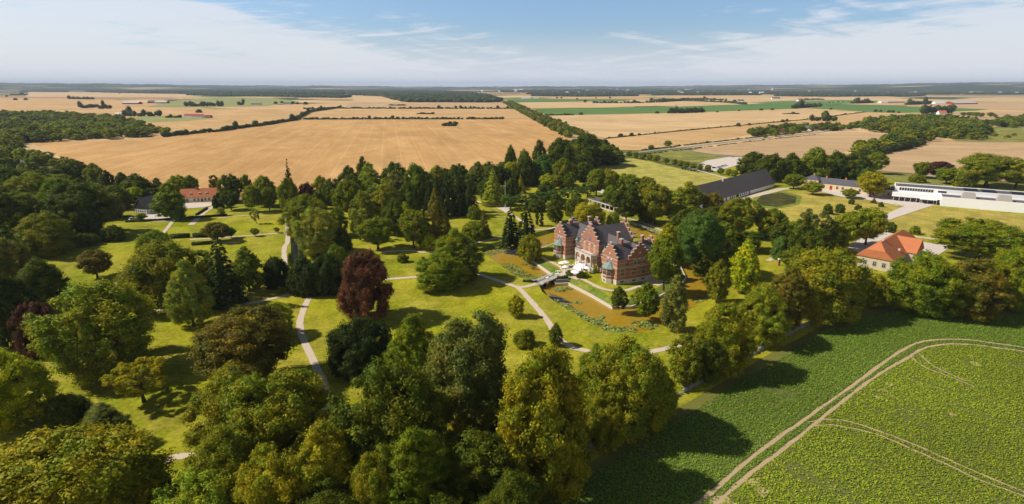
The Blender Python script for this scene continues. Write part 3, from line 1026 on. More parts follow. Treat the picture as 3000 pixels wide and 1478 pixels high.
COLS = {'q': (0.255, 0.243, 0.012), 'g': (0.172, 0.203, 0.010), 'd': (0.094, 0.116, 0.009), 'o': (0.209, 0.213, 0.013), 'y': (0.345, 0.306, 0.012), 'l': (0.247, 0.279, 0.018), 'b': (0.101, 0.165, 0.028),
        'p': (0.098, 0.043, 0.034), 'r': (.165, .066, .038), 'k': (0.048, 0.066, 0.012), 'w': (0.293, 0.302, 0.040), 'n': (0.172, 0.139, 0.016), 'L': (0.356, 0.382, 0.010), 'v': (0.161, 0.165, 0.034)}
CW = {'q': 'golden olive', 'g': 'green', 'd': 'dark green', 'o': 'olive green', 'y': 'golden green', 'l': 'light green', 'b': 'bluish green', 'p': 'purple', 'r': 'copper red', 'k': 'blackish green', 'w': 'pale green',
      'n': 'brownish green', 'L': 'lime green', 'v': 'grey green'}
NAMES = {'cone': ('conifer_tree', 'conifer'), 'col': ('columnar_tree', 'tree'), 'bush': ('shrub', 'shrub'), 'weep': ('weeping_tree', 'tree')}
_tc = [0]


def add_tree(X, Y, height, rad, shape, col, label, group=None, lod='m', seed=None, name=None, cat=None, bark='bark', z=0.0):
    _tc[0] += 1
    i = _tc[0]
    rr = random.Random(i * 17 + 3)
    cb, asp, *_ = SHAPE[shape]
    tot = asp / (1 - cb)
    nseed = {'h': 3, 'm': 3, 'l': 3, 'f': 3}[lod]
    sd = (i if seed is None else seed) % nseed
    nm, ct = NAMES.get(shape, ('broadleaf_tree', 'tree'))
    r = thing(name or nm, label, cat or ct, (X, Y, z), rr.uniform(0, 6.28), group)
    r.scale = (rad, rad, height / tot)
    for nmp, me in (('crown', crown_mesh(shape, lod, sd)), ('trunk', trunk_mesh(shape, sd, bark))):
        if nmp == 'trunk' and lod == 'f':
            continue
        o = bpy.data.objects.new(nmp, me)
        COL.objects.link(o)
        o.parent = r
        if nmp == 'crown':
            c = COLS[col]
            k = rr.uniform(0.9, 1.12)
            o.color = (c[0] * k * rr.uniform(.93, 1.07), c[1] * k, c[2] * k, 1)
    return r


def tree_px(x, base, top, wpx, shape, col, label, group=None, **kw):
    X, Y, _ = P(x, base)
    h = hgt(x, base, top) * 0.985
    d = depth(X, Y, h * 0.5)
    X = (x - CX) / F * d
    rad = wpx / 2 * d / F * 1.09
    # a wide crown seen from above shows its far shoulder over its tip
    tn = (CAMH - h * 0.5) / math.hypot(X, Y)
    h = max(0.6 * h, h - 0.75 * (rad * tn) ** 2 / h)
    lod = kw.pop('lod', None) or ('h' if wpx >= 105 else 'm' if wpx >= 40 else 'l')
    return add_tree(X, Y, h, rad * 0.98, shape, col, label, group, lod=lod, **kw)


TREES = """
190 1570 1234 490 dome q|huge golden olive domed tree filling the bottom left corner of the photo
0 1250 1013 245 dome L|bright lime green tree cut by the left edge above the bottom left corner
197 1250 1147 120 bush d|dark spreading shrub above the huge golden tree at bottom left
305 1300 1177 135 oval v|grey green tree peeping over the huge golden tree at bottom left
460 1450 1335 80 cone k|small dark conifer beside the path end at the bottom left
690 1345 1062 250 dome o|tall olive tree on the lawn side of the foreground row, its left front crown
815 1375 1067 310 dome o|broad green tree in the foreground row right of the lawn opening
655 1520 1240 250 dome o|green tree low in the foreground row, beside the short path stub
600 1600 1350 260 dome l|light green tree at the bottom edge right of the path stub
800 1580 1300 230 dome q|gold green tree at the bottom edge, second from the path stub
955 1530 1215 210 oval q|gold tipped slim tree in the gap of the foreground row
1150 1440 1031 330 dome d|big dark green beech in the middle of the foreground row
1372 1270 905 285 dome v|large grey green tree rising behind the foreground beech
1212 1150 912 165 oval g|green tree just behind the grey green tree, beside the dark yew
1585 1420 996 315 dome q|golden topped round tree on the field edge below the moat
1840 1265 978 245 dome o|olive tree at the field edge, right of the golden topped round tree
1745 1180 1000 110 oval g|slim green tree wedged between golden and olive field edge trees
1217 1560 1235 230 oval g|bright green tree in the lower middle of the foreground row
1105 1590 1300 170 dome o|yellowish tree at the bottom edge below the dark beech
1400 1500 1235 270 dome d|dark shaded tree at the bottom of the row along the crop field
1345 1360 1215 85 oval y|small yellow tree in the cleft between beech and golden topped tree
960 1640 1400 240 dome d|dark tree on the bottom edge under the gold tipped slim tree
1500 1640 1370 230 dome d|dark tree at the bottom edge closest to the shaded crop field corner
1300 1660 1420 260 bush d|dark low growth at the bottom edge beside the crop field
712 1135 895 310 round n|wide brownish olive tree with gaps standing on the lawn left of the curving path
808 985 880 110 oval L|lime yellow tree tip behind the brownish olive tree
290 1085 812 300 dome l|large pale green billowing tree on the left lawn
112 1035 884 118 weep p|purple leaved tree beside the large pale green tree
552 955 756 122 oval w|pale upright tree standing before the dark spruce
492 895 698 225 dome o|broad olive domed tree behind the pale upright tree
425 875 725 90 oval y|small golden tree on the left flank of the broad olive dome
645 895 672 112 cone k|tall almost black spruce beside the broad olive dome
634 708 650 76 round n|brownish tree at the end of the clipped hedge
722 855 720 98 oval g|green tree between black spruce and dark yews
808 838 750 82 bush k|first dark yew left of the narrow canal end
893 858 752 100 bush k|second dark yew just right of the canal end
957 856 740 110 bush k|third dark yew touching the copper beech
277 815 734 90 round n|lone brownish oak with visible trunk on the left lawn
244 720 683 66 bush d|dark shrub on the edge of the left wood beside the lawn
452 738 673 96 bush g|spreading green shrub beside the diagonal path
675 698 665 30 round b|small round bluish tree on the lawn right of the hedges
746 693 668 24 round g|tiny tree beside the cross path, nearer the hedges
811 683 666 17 round g|tiny tree beside the cross path, nearer the canal
749 656 612 28 open l|sparse young tree with thin trunk on the upper lawn
647 633 607 24 oval l|small pale tree on the lawn before the red roofed house
522 648 593 38 cone b|young bluish conifer before the tall tree by the white house
412 648 625 31 round g|small round tree before the timbered barn
120 905 753 145 dome d|dark tree at the left, above the purple tree
15 860 690 120 dome v|grey green tree at the left edge below the left wood
25 1015 800 150 dome k|very dark tree at the left edge beside the purple tree
130 745 620 155 dome o|olive tree in front of the left wood by the lawn edge
230 690 530 165 dome d|tall dark tree at the right end of the left wood
190 905 836 70 cone o|olive layered conifer behind the large pale green tree
330 705 660 60 bush d|low dark bush under the tall dark tree by the lawn
70 700 560 150 dome g|green tree in the left wood, middle
-10 720 540 150 dome d|dark tree in the left wood cut by the photo edge
170 640 520 110 dome g|green tree in the left wood in front of the car yard
100 620 500 130 dome o|olive tree in the upper left wood
30 600 490 140 dome d|dark tree in the upper left wood beside the photo edge
300 640 560 90 bush v|grey green low tree between left wood and timbered barn
340 612 545 80 bush d|dark low tree left of the timbered barn
396 602 547 54 round L|yellow green round tree behind the timbered barn
497 642 533 92 oval g|tall green tree between timbered barn and white house
222 532 470 66 dome d|dark tree at the field corner behind the car yard
275 542 476 56 dome g|green tree right of the field corner above the car yard
313 562 497 44 oval d|dark slim tree right of the car yard
358 562 503 40 dome d|small dark tree in the tree belt left of the timbered barn
400 592 506 92 dome d|wide dark tree in the belt above the timbered barn
462 588 520 42 oval d|dark slim tree above the timbered barn ridge
520 574 511 56 dome l|light green tree directly behind the white house left end
556 572 512 54 dome g|green tree behind the left end of the red roof
627 570 512 30 oval n|brownish slim tree right behind the red roof
673 592 508 68 dome d|dark wide tree right of the red roofed house
723 584 510 32 round g|small tree beside the dark wide tree at the field edge
772 604 511 64 dome o|olive tree at the wheat edge left of the pointed conifer
846 592 463 34 cone k|tall pointed conifer spiking above the wheat edge
843 622 518 66 dome g|green tree under the pointed conifer
898 612 533 50 dome p|dark purple tree below the pointed conifer
735 622 542 52 round g|green tree with open lawn before it, left of the twin tree
786 617 548 52 round g|green twin tree beside the lawn, nearer the canal
640 609 564 34 bush k|dark yew by the right gable of the white house
674 616 556 50 round d|dark umbrella shaped tree with leaning trunk before the yew
893 694 568 122 dome o|broad olive tree at the top of the canal
926 748 604 125 dome w|large pale green cloud shaped tree beside the canal
985 692 606 62 dome g|green tree right of the pale cloud shaped tree
1000 735 665 60 bush d|dark bush under the pale cloud shaped tree
985 800 716 74 bush g|low green tree between cloud tree and copper beech
1063 574 456 40 oval d|dark pine spiking above the belt at the wheat edge
1022 582 482 62 dome d|dark tree at the wheat edge left of the pine
1082 586 474 66 oval l|light green tall tree just right of the pine
1157 586 472 82 dome d|dark wide tree at the wheat edge right of the light tall tree
1094 600 517 44 round g|small round tree before the light tall tree
1160 606 497 76 oval v|greyish conifer like tree in the central belt
1130 646 536 88 oval o|olive yellow tree in the centre of the park belt
1020 645 525 84 round g|green park tree above the pale lawn trees, left of centre
1220 598 476 74 dome g|green tree at the wheat edge left of the dark spruces
1257 632 540 44 cone k|first dark spruce from the left in the spruce stand
1280 634 512 54 cone k|second dark spruce from the left in the spruce stand
1311 636 492 58 cone k|third and tallest dark spruce in the spruce stand
1345 630 500 54 cone k|fourth dark spruce from the left in the spruce stand
1376 622 530 54 cone k|last dark spruce at the right of the spruce stand
1276 716 547 108 cone n|broad spruce with a brown dying top in front of the spruce stand
1346 636 545 32 col k|narrow dark column conifer before the spruce stand
1153 688 580 74 dome d|dark tree left of the brown topped spruce
1210 728 612 94 round o|olive green tree in front of the brown topped spruce
1190 680 590 50 oval l|light green tree beside the brown topped spruce
1052 704 610 62 open w|pale loose tree on the central lawn
1105 732 635 108 round g|spreading green tree on the central lawn
1257 730 680 44 bush L|yellow green bush below the brown topped spruce
1335 815 664 140 oval g|tall green tree beside the moat path, rear crown
1290 848 735 142 dome g|wide green tree with white bench before it, front crown
1358 830 728 90 oval d|darker green crown right of the white bench tree
1392 700 645 76 bush g|green low tree right of the brown topped spruce
1417 698 612 42 cone n|brownish slim conifer on the lawn by the moat path
1388 642 600 36 bush g|round bush before the spruce stand on the upper lawn
1496 728 598 66 cone k|left one of two big dark conifers beside the moat
1541 730 586 68 cone k|right one of two big dark conifers beside the moat
1553 757 685 70 bush o|round olive willow bush at the moat corner
1574 661 618 12 col k|left one of two clipped dark columns on the lawn
1586.5 664 620 13 col k|right one of two clipped dark columns on the lawn
1400 552 472 48 oval v|birch with pale trunk behind the larch
1445 602 487 70 cone l|broad light green larch left of the flagpole
1498 547 472 46 round L|bright green round tree behind the flagpole
1525 567 511 32 cone y|golden yellow conifer right of the flagpole
1550 546 505 38 round n|brownish small tree behind the golden conifer
1571 620 583 50 bush d|dark domed bush below the clipped tree row
1628 652 566 58 oval d|dark olive tree between clipped row and castle
1688 634 572 62 bush d|dark low tree left of the golden castle tree
1722 694 592 110 round y|round golden tree right behind the castle roofs
1795 692 620 44 weep w|pale weeping willow behind the castle chimney
1496 520 422 44 oval d|dark pine at the right end of the wheat edge belt
1537 535 436 50 dome g|green tree right of the dark belt pine
1580 512 408 46 oval d|tall dark pine at the corner of the big wheat field
1640 515 400 76 dome d|dark green tree at the tree avenue mouth
1720 490 385 100 dome d|large dark tree in the grove right of the avenue
1690 500 420 80 dome g|green tree in front of the large dark grove tree
1785 484 425 92 dome d|dark tree at the right end of the grove by the road
1540 545 452 58 dome d|dark tree in the second row of the belt, above the golden conifer
1595 542 450 72 dome b|bluish green tree in the second belt row above the clipped row
1650 550 460 72 dome o|olive tree in the second belt row left of the meadow
1710 550 474 50 round d|dark round tree at the left meadow corner
1666 555 503 42 round g|green small tree below the olive belt tree
1604 556 507 44 oval L|lime green slim tree behind the clipped row
1440 560 480 60 dome d|dark tree behind the birch and larch
1340 560 478 70 dome d|dark tree at the wheat edge behind the spruce stand
1280 572 482 70 dome o|olive tree at the wheat edge behind the first spruces
1748 575 493 58 round g|left tree of a pair below the meadow
1786 576 494 58 round o|right tree of a pair below the meadow
1837 580 507 68 round g|green tree above the dark tree beside the flat roofed pavilion
1894 584 517 66 round o|olive rounded tree at the lower meadow edge
1836 655 542 92 round d|dense dark tree at the end of the flat roofed pavilion
1921 658 537 96 round o|olive oak with clear trunk on the lawn behind the castle moat
2015 642 530 98 oval o|olive gold tree before the left end of the thatched barn
2086 642 563 60 round n|brownish tree before the middle of the thatched barn
1980 660 597 58 round g|green small tree at the moat back corner
2052 805 615 140 round b|large bluish green tree right of the castle
2170 695 575 112 round o|olive gold tree at the near edge of the barn lawn
2262 695 612 78 round g|round green tree on the edge of the barn lawn
1955 765 652 76 oval y|golden tree right behind the parked blue car
1950 850 690 95 round g|green gold tree beside the blue car and the castle
2185 858 696 90 oval L|bright lime tree beside the right moat bank
2106 885 757 66 oval o|olive tree with dark trunk on the right moat bank
2195 735 677 84 round d|dark green tree behind the bright lime tree
2290 758 690 56 bush b|bluish bush left of the gate pillar
2325 762 685 66 bush d|dark bush above the gate pillar
2385 735 612 100 open v|grey green tree with dying twigs before the small lawn trees
2490 722 620 92 round l|light green tree beside the museum drive, left crown
2545 718 607 98 round l|light green tree beside the museum drive, right crown
2350 730 640 80 round g|green tree left of the tree with dying twigs
2880 762 640 230 round g|wide green oak before the white parked vehicles
2420 925 718 245 dome o|wide olive tree left of the orange roofed house
2552 895 795 95 dome o|olive tree touching the orange roofed house wall
2235 1000 828 150 dome o|olive tree on the field edge, third from the lower moat corner
2312 965 778 105 oval n|brownish tree in the field edge row below the wide olive tree
2120 1090 880 165 dome q|golden brown tree on the field edge right of the path gap
2010 1130 972 100 oval o|small olive tree at the field edge by the stone wall start
2712 918 735 190 dome g|fresh green tree right of the orange roofed house
2848 925 752 175 dome n|olive brown tree along the top of the crop field
2972 905 718 150 dome g|green tree at the right edge above the crop field
3040 880 700 150 dome d|dark tree cut by the right edge above the crop field
2612 682 650 28 bush d|small dark tree on the corner of the museum lawn by the drive
2681 686 662 28 bush g|small green tree behind the orange roof ridge
2426 628 597 30 bush d|small dark round tree on the barn lawn, left of a pair
2461 624 596 27 bush d|small dark round tree on the barn lawn, right of a pair
2495 599 581 17 bush d|tiny round tree on the barn lawn nearest the gravel court
2515 616 600 19 bush d|tiny round tree on the barn lawn behind the light green tree
2561 596 577 17 cone d|tiny pointed tree on the barn lawn beside the museum forecourt
2582 607 592 14 bush d|tiny round tree at the tip of the barn lawn
2328 554 510 58 round g|green tree between thatched barn and yellow house
2384 571 532 54 round l|light green tree before the yellow house left pavilion
2491 581 554 48 round o|low olive tree before the yellow house front
2555 578 503 86 round y|golden green tree before the right half of the yellow house
2616 576 552 22 bush d|dark bush between yellow house and museum
2208 520 442 88 dome d|dark tree behind the thatched barn right end
2262 532 448 76 dome d|dark tree in the grove behind the barn, second
2318 534 446 70 dome d|dark tree in the grove behind the barn, third
2390 534 428 92 dome g|tallest green tree of the grove behind the yellow house
2450 534 440 60 dome d|dark tree of the grove behind the yellow house chimneys
2506 536 446 84 dome d|dark tree near the right end of the grove behind the yellow house
2568 510 445 56 round g|green tree at the right tip of the grove by the wheat
2540 545 490 50 bush b|bluish low tree at the foot of the grove
2704 522 474 50 round g|green tree left of the copper tree above the museum
2754 524 472 70 round p|purple copper tree in the wheat edge above the museum
2776 540 490 62 round g|green tree in front of the copper tree
2688 534 510 44 bush o|olive bush left below the copper tree
2900 548 448 152 round o|wide olive oak behind the museum roof
2985 552 470 110 round y|golden oak behind the museum at the right edge
2825 545 492 70 bush g|green bush left of the wide olive oak behind the museum
1998 745 650 84 dome g|green tree behind the large bluish tree, over the back moat corner
2108 775 692 96 dome d|dark tree between the large bluish tree and the bright lime tree
2142 815 725 70 round g|green tree hidden behind the bright lime tree beside the right moat
2248 700 618 78 round o|olive tree on the barn lawn edge left of the dying tree
2292 725 648 66 dome d|dark tree between barn lawn and gate pillar
2392 768 668 92 dome d|dark green tree under the tree with dying twigs
2335 800 716 80 dome g|green tree behind the brownish field edge tree
2448 738 648 78 dome g|green tree left of the museum drive trees
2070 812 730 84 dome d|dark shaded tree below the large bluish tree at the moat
1998 700 612 70 dome d|dark tree behind the moat, left of the olive gold tree
1655 1390 1190 150 dome d|dark tree filling below the golden topped tree along the stone wall
1775 1310 1140 120 dome o|olive tree along the stone wall between golden and olive round trees
1925 1225 1070 110 dome o|low olive tree along the stone wall at the path gap
2070 1120 985 90 dome d|low dark tree along the stone wall left of the golden brown tree
1895 652 566 60 dome d|dark tree filling between the dense dark tree and the oak
1965 628 556 62 dome o|olive tree by the hidden left end of the thatched barn
1200 640 530 70 dome d|dark tree in the middle of the park belt before the spruces
1060 660 556 66 dome o|olive tree left in the park belt over the pale lawn tree
1250 600 500 60 dome d|dark tree behind the first spruces in the park belt
1100 625 548 58 dome d|dark tree in the park belt beside the olive yellow tree
975 606 520 60 dome d|dark tree in the belt right of the purple tree
940 598 512 56 dome o|olive tree in the belt right behind the purple tree
930 640 560 50 dome d|dark tree behind the broad olive canal tree
1030 600 510 60 dome d|dark tree below the pine in the wheat edge belt
1430 590 520 56 dome d|dark tree behind the broad light green larch
1500 590 520 50 dome d|dark tree behind the golden yellow conifer, left side
1600 585 530 56 dome d|dark tree behind the clipped tree row, right half
1790 610 540 60 dome g|green tree hiding the far end of the flat roofed pavilion
"""
SKIP = {'x'}
for ln in TREES.strip().splitlines():
    a, lab = ln.split('|')
    x, b, t, wv, sh, cl_ = a.split()
    if lab in SKIP:
        continue
    kw = {}
    if 'birch' in lab: kw.update(bark='birch', name='birch_tree', cat='birch')
    if ' pine ' in lab and 'below' not in lab and 'right of' not in lab and 'left of' not in lab: kw.update(name='pine_tree', cat='pine')
    tree_px(float(x), float(b), float(t), float(wv), sh, cl_, lab, **kw)
tree_px(410, 1178, 1048, 165, 'open', 'y', 'loose yellow green maple alone on the left lawn')
tree_px(1512, 929, 862, 50, 'oval', 'y', 'small golden tree standing alone on the lawn before the moat')
tree_px(1629, 1012, 944, 45, 'oval', 'd', 'small dark tree beside the curving path below the moat')
tree_px(1535, 1012, 962, 66, 'bush', 'o', 'olive bush on the lawn above the golden topped tree')
tree_px(1068, 935, 727, 0.1, 'weep', 'r', 'x') if False else None
tree_px(1069, 932, 727, 158, 'dome', 'r', 'big copper red beech in the middle of the park')
tree_px(1050, 1075, 925, 190, 'bush', 'k', 'wide almost black yew below the copper beech')
tree_px(1895, 925, 825, 75, 'oval', 'g', 'green tree on the moat bank below the castle corner, middle of three')
tree_px(1815, 905, 838, 50, 'oval', 'd', 'dark small tree on the moat wall below the castle corner')
tree_px(1978, 972, 800, 88, 'oval', 'v', 'ivy green tree with bare twigs at the moat end')
for x, b, t, i in ((1496, 614, 570, 'first'), (1540, 610, 566, 'second'), (1585, 603, 561, 'third'), (1630, 596, 554, 'fourth'), (1676, 588, 547, 'fifth'), (1722, 577, 538, 'sixth')):
    tree_px(x, b, t, 62, 'open', 'b', f'{i} flat crowned green tree from the flagpole in the clipped row', 'clipped trees in a row')
# bare-looking saplings and bushes round the castle
for x, b, t, wp, c, l in ((1668, 808, 790, 22, 'g', 'round green bush left of the castle steps'), (1702, 814, 794, 26, 'd', 'round dark green bush right of the castle steps'),
                          (1716, 811, 795, 20, 'L', 'round yellow green bush against the loggia corner'), (1743, 800, 774, 14, 'L', 'climbing bush on the castle wall beside the white box')):
    tree_px(x, b, t, wp, 'bush', c, l)
for x, b, t, wp, c, l in ((850, 780, 740, 16, 'g', 'narrow shrub beside the end of the canal'), (1180, 768, 742, 34, 'g', 'clipped round shrub beside the upper path'),
                          (1080, 770, 745, 60, 'o', 'low shrub bed beside the upper path'), (820, 860, 838, 18, 'g', 'small fir seedling beside the bench path'), (955, 862, 842, 10, 'L', 'tiny lime sapling on the lawn left of the copper beech')):
    tree_px(x, b, t, wp, 'bush', c, l)
ORD = 'first second third fourth fifth sixth seventh eighth ninth tenth eleventh twelfth thirteenth fourteenth fifteenth'.split()
for i, (x, y) in enumerate([(1843, 463), (1863, 466), (1883, 469), (1904, 472), (1924, 475), (1952, 483), (1976, 487), (1996, 491), (2013, 494), (2031, 498), (2051, 501), (2074, 504), (2112, 513), (2135, 516), (2153, 520)]):
    tree_px(x, y, y - 21, 19 + (i * 7) % 5, 'round', 'go'[i % 2], f'{ORD[i]} small tree from the left in the car park row', 'car park trees')
# avenue: two rows of trees running to the far wood
CAND = []
for side, s0, s1 in (('left', (1478, 303), (1664, 404)), ('right', (1490, 300), (1700, 398))):
    for i in range(84):
        t = (i / 83.0)
        a, b = P2(*s0), P2(*s1)
        X = a[0] + (b[0] - a[0]) * t + rnd.uniform(-3, 3)
        Y = a[1] + (b[1] - a[1]) * t + rnd.uniform(-5, 5)
        part = 'far end' if t < 0.33 else 'middle' if t < 0.66 else 'near end'
        CAND.append((X, Y, rnd.uniform(8, 13), rnd.uniform(6.5, 9), 'dome', 'dgo'[i % 3], f'{CW["dgo"[i % 3]]} tree in the {side} row of the straight avenue, {part}', 'l'))


# ------------------------------------------------------------------ woods of separate trees
def wood(name, px, spacing, hr, rr_, pal, shapes=('dome', 'round', 'oval'), seed=1, lod='l'):
    poly = [P2(*p) for p in px]
    rg = random.Random(seed)
    xs = [p[0] for p in poly]
    ys = [p[1] for p in poly]
    y = min(ys)
    k = 0
    while y < max(ys):
        x = min(xs) + (k % 2) * spacing / 2
        while x < max(xs):
            X, Y = x + rg.uniform(-.4, .4) * spacing, y + rg.uniform(-.4, .4) * spacing
            if inside((X, Y), poly):
                c = rg.choice(pal)
                h = rg.uniform(*hr)
                fx = (X - min(xs)) / (max(xs) - min(xs))
                fy = (Y - min(ys)) / (max(ys) - min(ys))
                lab = f"{'tall' if h > sum(hr) / 2 else 'low'} {CW[c]} tree, {'front' if fy < .33 else 'centre' if fy < .66 else 'back'} {'left' if fx < .33 else 'middle' if fx < .66 else 'right'} of {name}"
                CAND.append((X, Y, h, rg.uniform(*rr_), rg.choice(shapes), c, lab, lod))
            x += spacing
        y += spacing * 0.9
        k += 1


wood('the wood beyond the left field corner', [(-60, 352), (0, 338), (150, 338), (240, 345), (330, 350), (420, 372), (490, 396), (400, 405), (300, 410), (190, 414), (100, 420), (0, 445), (-80, 450)], 21, (9, 17), (8, 12), 'ddgoglv', seed=3)
wood('the wood right of the barn field', [(2505, 372), (2560, 358), (2680, 350), (2790, 352), (2870, 366), (2900, 396), (2850, 412), (2760, 408), (2700, 420), (2640, 434), (2550, 452), (2515, 462), (2505, 450), (2600, 418), (2640, 396), (2560, 388)], 20, (10, 17), (8, 12), 'ddgobo', seed=5)
wood('the copse at the upper right edge', [(2880, 372), (2950, 352), (3060, 340), (3060, 364), (2960, 378)], 22, (9, 15), (8, 11), 'dgg', seed=8)
wood('the thicket at the left edge above the park', [(-40, 480), (-20, 430), (60, 440), (110, 470), (225, 482), (200, 500), (90, 490), (40, 470)], 17, (7, 14), (6, 9), 'gdgol', seed=11)
wood('the left wood canopy', [(-120, 600), (-60, 500), (60, 510), (230, 560), (260, 600), (180, 640), (120, 700), (60, 780), (-40, 860), (-140, 760)], 17, (14, 20), (8, 10.5), 'ddgdo', seed=13, lod='m')
wood('the grove right of the avenue mouth', [(1610, 520), (1600, 470), (1660, 440), (1740, 435), (1800, 450), (1790, 474), (1720, 500), (1700, 530)], 17, (13, 19), (8, 10), 'ddgd', seed=17, lod='l')
wood('the belt along the wheat edge', [(990, 590), (1100, 572), (1300, 545), (1460, 520), (1580, 500), (1600, 540), (1480, 560), (1300, 580), (1130, 615), (1000, 620)], 19, (13, 19), (7.5, 10), 'ddgdk', seed=19, lod='l')
wood('the belt behind the timbered barn', [(235, 565), (330, 575), (450, 590), (460, 610), (360, 600), (250, 600)], 16, (9, 14), (6.5, 8.5), 'dgd', seed=23, lod='l')
wood('the copse behind the roadside farm', [(2192, 392), (2300, 375), (2400, 372), (2500, 372), (2490, 384), (2380, 385), (2270, 398), (2200, 402)], 18, (7, 12), (6, 9), 'dgdl', seed=29)
wood('the trees between castle and barn lawn', [(2000, 720), (2020, 680), (2100, 670), (2130, 690), (2140, 740), (2080, 760)], 15, (12, 17), (7, 9), 'dgo', seed=31, lod='m')


def plant_candidates():
    """the largest-looking become trees of their own, the rest one mass of woodland"""
    nb = sum(1 for o in bpy.data.objects if o.type == 'EMPTY' and o.name.startswith('broadleaf_tree'))
    CAND.sort(key=lambda c: -c[3] / depth(c[0], c[1]))
    take = max(0, 298 - nb)
    for c in CAND[:take]:
        add_tree(c[0], c[1], c[2], c[3], c[4], c[5], c[6], c[6].replace(' tree', ' trees'), lod=c[7])
    Q, TV, TF, QT, TT = [], [], [], [], []
    nv = 0
    rr = random.Random(77)
    for i, (X, Y, h, r, sh, cl_, lab, lod) in enumerate(CAND[take:]):
        lod = 'l' if Y < 620 else 'f'
        me = crown_mesh(sh, lod, i % 3)
        a = np.empty(len(me.vertices) * 3, np.float32)
        me.vertices.foreach_get('co', a)
        a = a.reshape(-1, 3)
        k4 = _nq[me.name]
        t = rr.uniform(0, 6.28)
        cb, asp, *_ = SHAPE[sh]
        ct, st = math.cos(t) * r, math.sin(t) * r
        b = np.column_stack([X + a[:, 0] * ct - a[:, 1] * st, Y + a[:, 0] * st + a[:, 1] * ct, a[:, 2] * h * (1 - cb) / asp])
        Q.append(b[:k4 * 4].reshape(-1, 4, 3))
        TV.append(b[k4 * 4:])
        TF.append(_tri[me.name] + nv)
        nv += len(b) - k4 * 4
        c = np.array(COLS[cl_] + (1.0,)) * rr.uniform(.88, 1.12)
        QT.append(np.repeat(c[None], k4 * 4, 0))
        TT.append(np.repeat(c[None], len(b) - k4 * 4, 0))
    me = quad_mesh('woodland', np.concatenate(Q), M['leafmass'], (np.concatenate(TV), np.concatenate(TF)))
    at = me.attributes.new('tint', 'FLOAT_COLOR', 'POINT')
    at.data.foreach_set('color', np.concatenate(QT + TT).astype(np.float32).ravel())
    o = bpy.data.objects.new('woodland', me)
    COL.objects.link(o)
    tag(o, 'trees packed together in the woods and belts round the park and fields', 'woodland', kind='stuff')


plant_candidates()


def hedge(label, px, h, wd, gap=0.0, seed=0, tall=()):
    """a field hedge: bushes grown together along a line, one thing"""
    rg = np.random.default_rng(seed + 100)
    pts = [P2(*p) for p in px]
    quads, TV, TF = [], [], []
    iv, jf = ico(1)
    nb = 0
    for a, b in zip(pts[:-1], pts[1:]):
        a, b = np.array(a), np.array(b)
        L = np.linalg.norm(b - a)
        nn = max(1, int(L / (wd * 0.75)))
        for k in range(nn):
            if rg.random() < gap:
                continue
            c = a + (b - a) * ((k + rg.random() * 0.6) / nn) + rg.normal(size=2) * wd * 0.10
            hh = h * rg.uniform(0.45, 1.25) * (1.9 if rg.random() < 0.07 else 1)
            r = wd * rg.uniform(0.55, 0.85)
            cc = np.array([c[0], c[1], hh * 0.48])
            TV.append(cc + iv * np.array([r, r, hh * 0.5]) * (1 + rg.uniform(-.2, .2, (len(iv), 1))))
            TF.append(jf + nb * len(iv))
            nb += 1
            m = 26
            d = rg.normal(size=(m, 3)) + np.array([0, 0, 0.5])
            d /= np.linalg.norm(d, axis=1)[:, None]
            quads.append(cards(rg, cc + d * np.array([r, r, hh * 0.52]) * rg.uniform(.9, 1.15, (m, 1)), d, np.full(m, r * 0.26)))
    me = quad_mesh('hedgerow', np.concatenate(quads), M['leaf'], (np.concatenate(TV), np.concatenate(TF)))
    o = bpy.data.objects.new('hedgerow', me)
    COL.objects.link(o)
    o.color = (.060, .076, .014, 1)
    tag(o, label, 'hedge')
    return o


hedge('dark hedge with gaps along the far edge of the big wheat field', [(872, 351), (1000, 350.5), (1200, 350), (1475, 350)], 5, 7, 0.05, 1)
hedge('dark hedge between the two narrow fields beyond the big wheat field', [(890, 320), (1010, 319), (1200, 319.5), (1505, 319.5)], 6, 8, 0.06, 2)
hedge('bushy hedge climbing from the left wood to the far field corner', [(480, 402), (560, 393), (640, 386), (709, 376), (788, 366), (860, 354), (880, 345), (905, 330), (1000, 316)], 7.5, 9, 0.0, 3)
hedge('thin low hedge across the right hand wheat fields', [(1776, 407), (2000, 384), (2355, 352), (2536, 329)], 1.6, 3.0, 0.12, 4)
hedge('roadside verge bushes along the upper edge of the road', [(1880, 441), (2000, 427.5), (2158, 409.5), (2276, 397), (2380, 387)], 1.3, 3.0, 0.3, 5)
hedge('roadside verge bushes along the lower edge of the road', [(1835, 459), (2000, 440), (2158, 420.5), (2276, 407), (2400, 394.5)], 1.0, 2.6, 0.55, 6)
hedge('dark hedge strip below the long green field', [(1608, 339), (1680, 338)], 4, 8, 0.0, 7)
hedge('tree strip at the right end of the long green field', [(1955, 333), (2065, 330)], 14.4, 10, 0.0, 8)
hedge('tree belt slanting down to the yellow house grove', [(2700, 424), (2620, 442), (2550, 458), (2490, 476)], 9, 10, 0.0, 10)
hedge('hedge line between brown and pale fields at the right', [(1740, 303), (1850, 303), (1930, 301), (2000, 296), (2130, 302), (2185, 307)], 9.6, 12, 0.1, 11)
hedge('tree line before the far village houses', [(1900, 296), (2040, 293), (2120, 295)], 11.2, 16, 0.15, 12)
hedge('isolated clump in the left end of the tan fields', [(30, 280), (80, 279)], 14.4, 18, 0.0, 15)
hedge('dark copse row at the upper left tan fields', [(60, 270), (105, 269)], 16.0, 22, 0.0, 16)
hedge('longer dark copse row at the upper left', [(108, 270), (200, 271)], 20.8, 24, 0.05, 17)
hedge('farm copse in the middle of the upper left fields', [(202, 291), (275, 292)], 14.4, 15, 0.05, 18)
hedge('pair of dark bush clumps above the left wood', [(235, 318), (290, 315)], 14.4, 12, 0.1, 19)
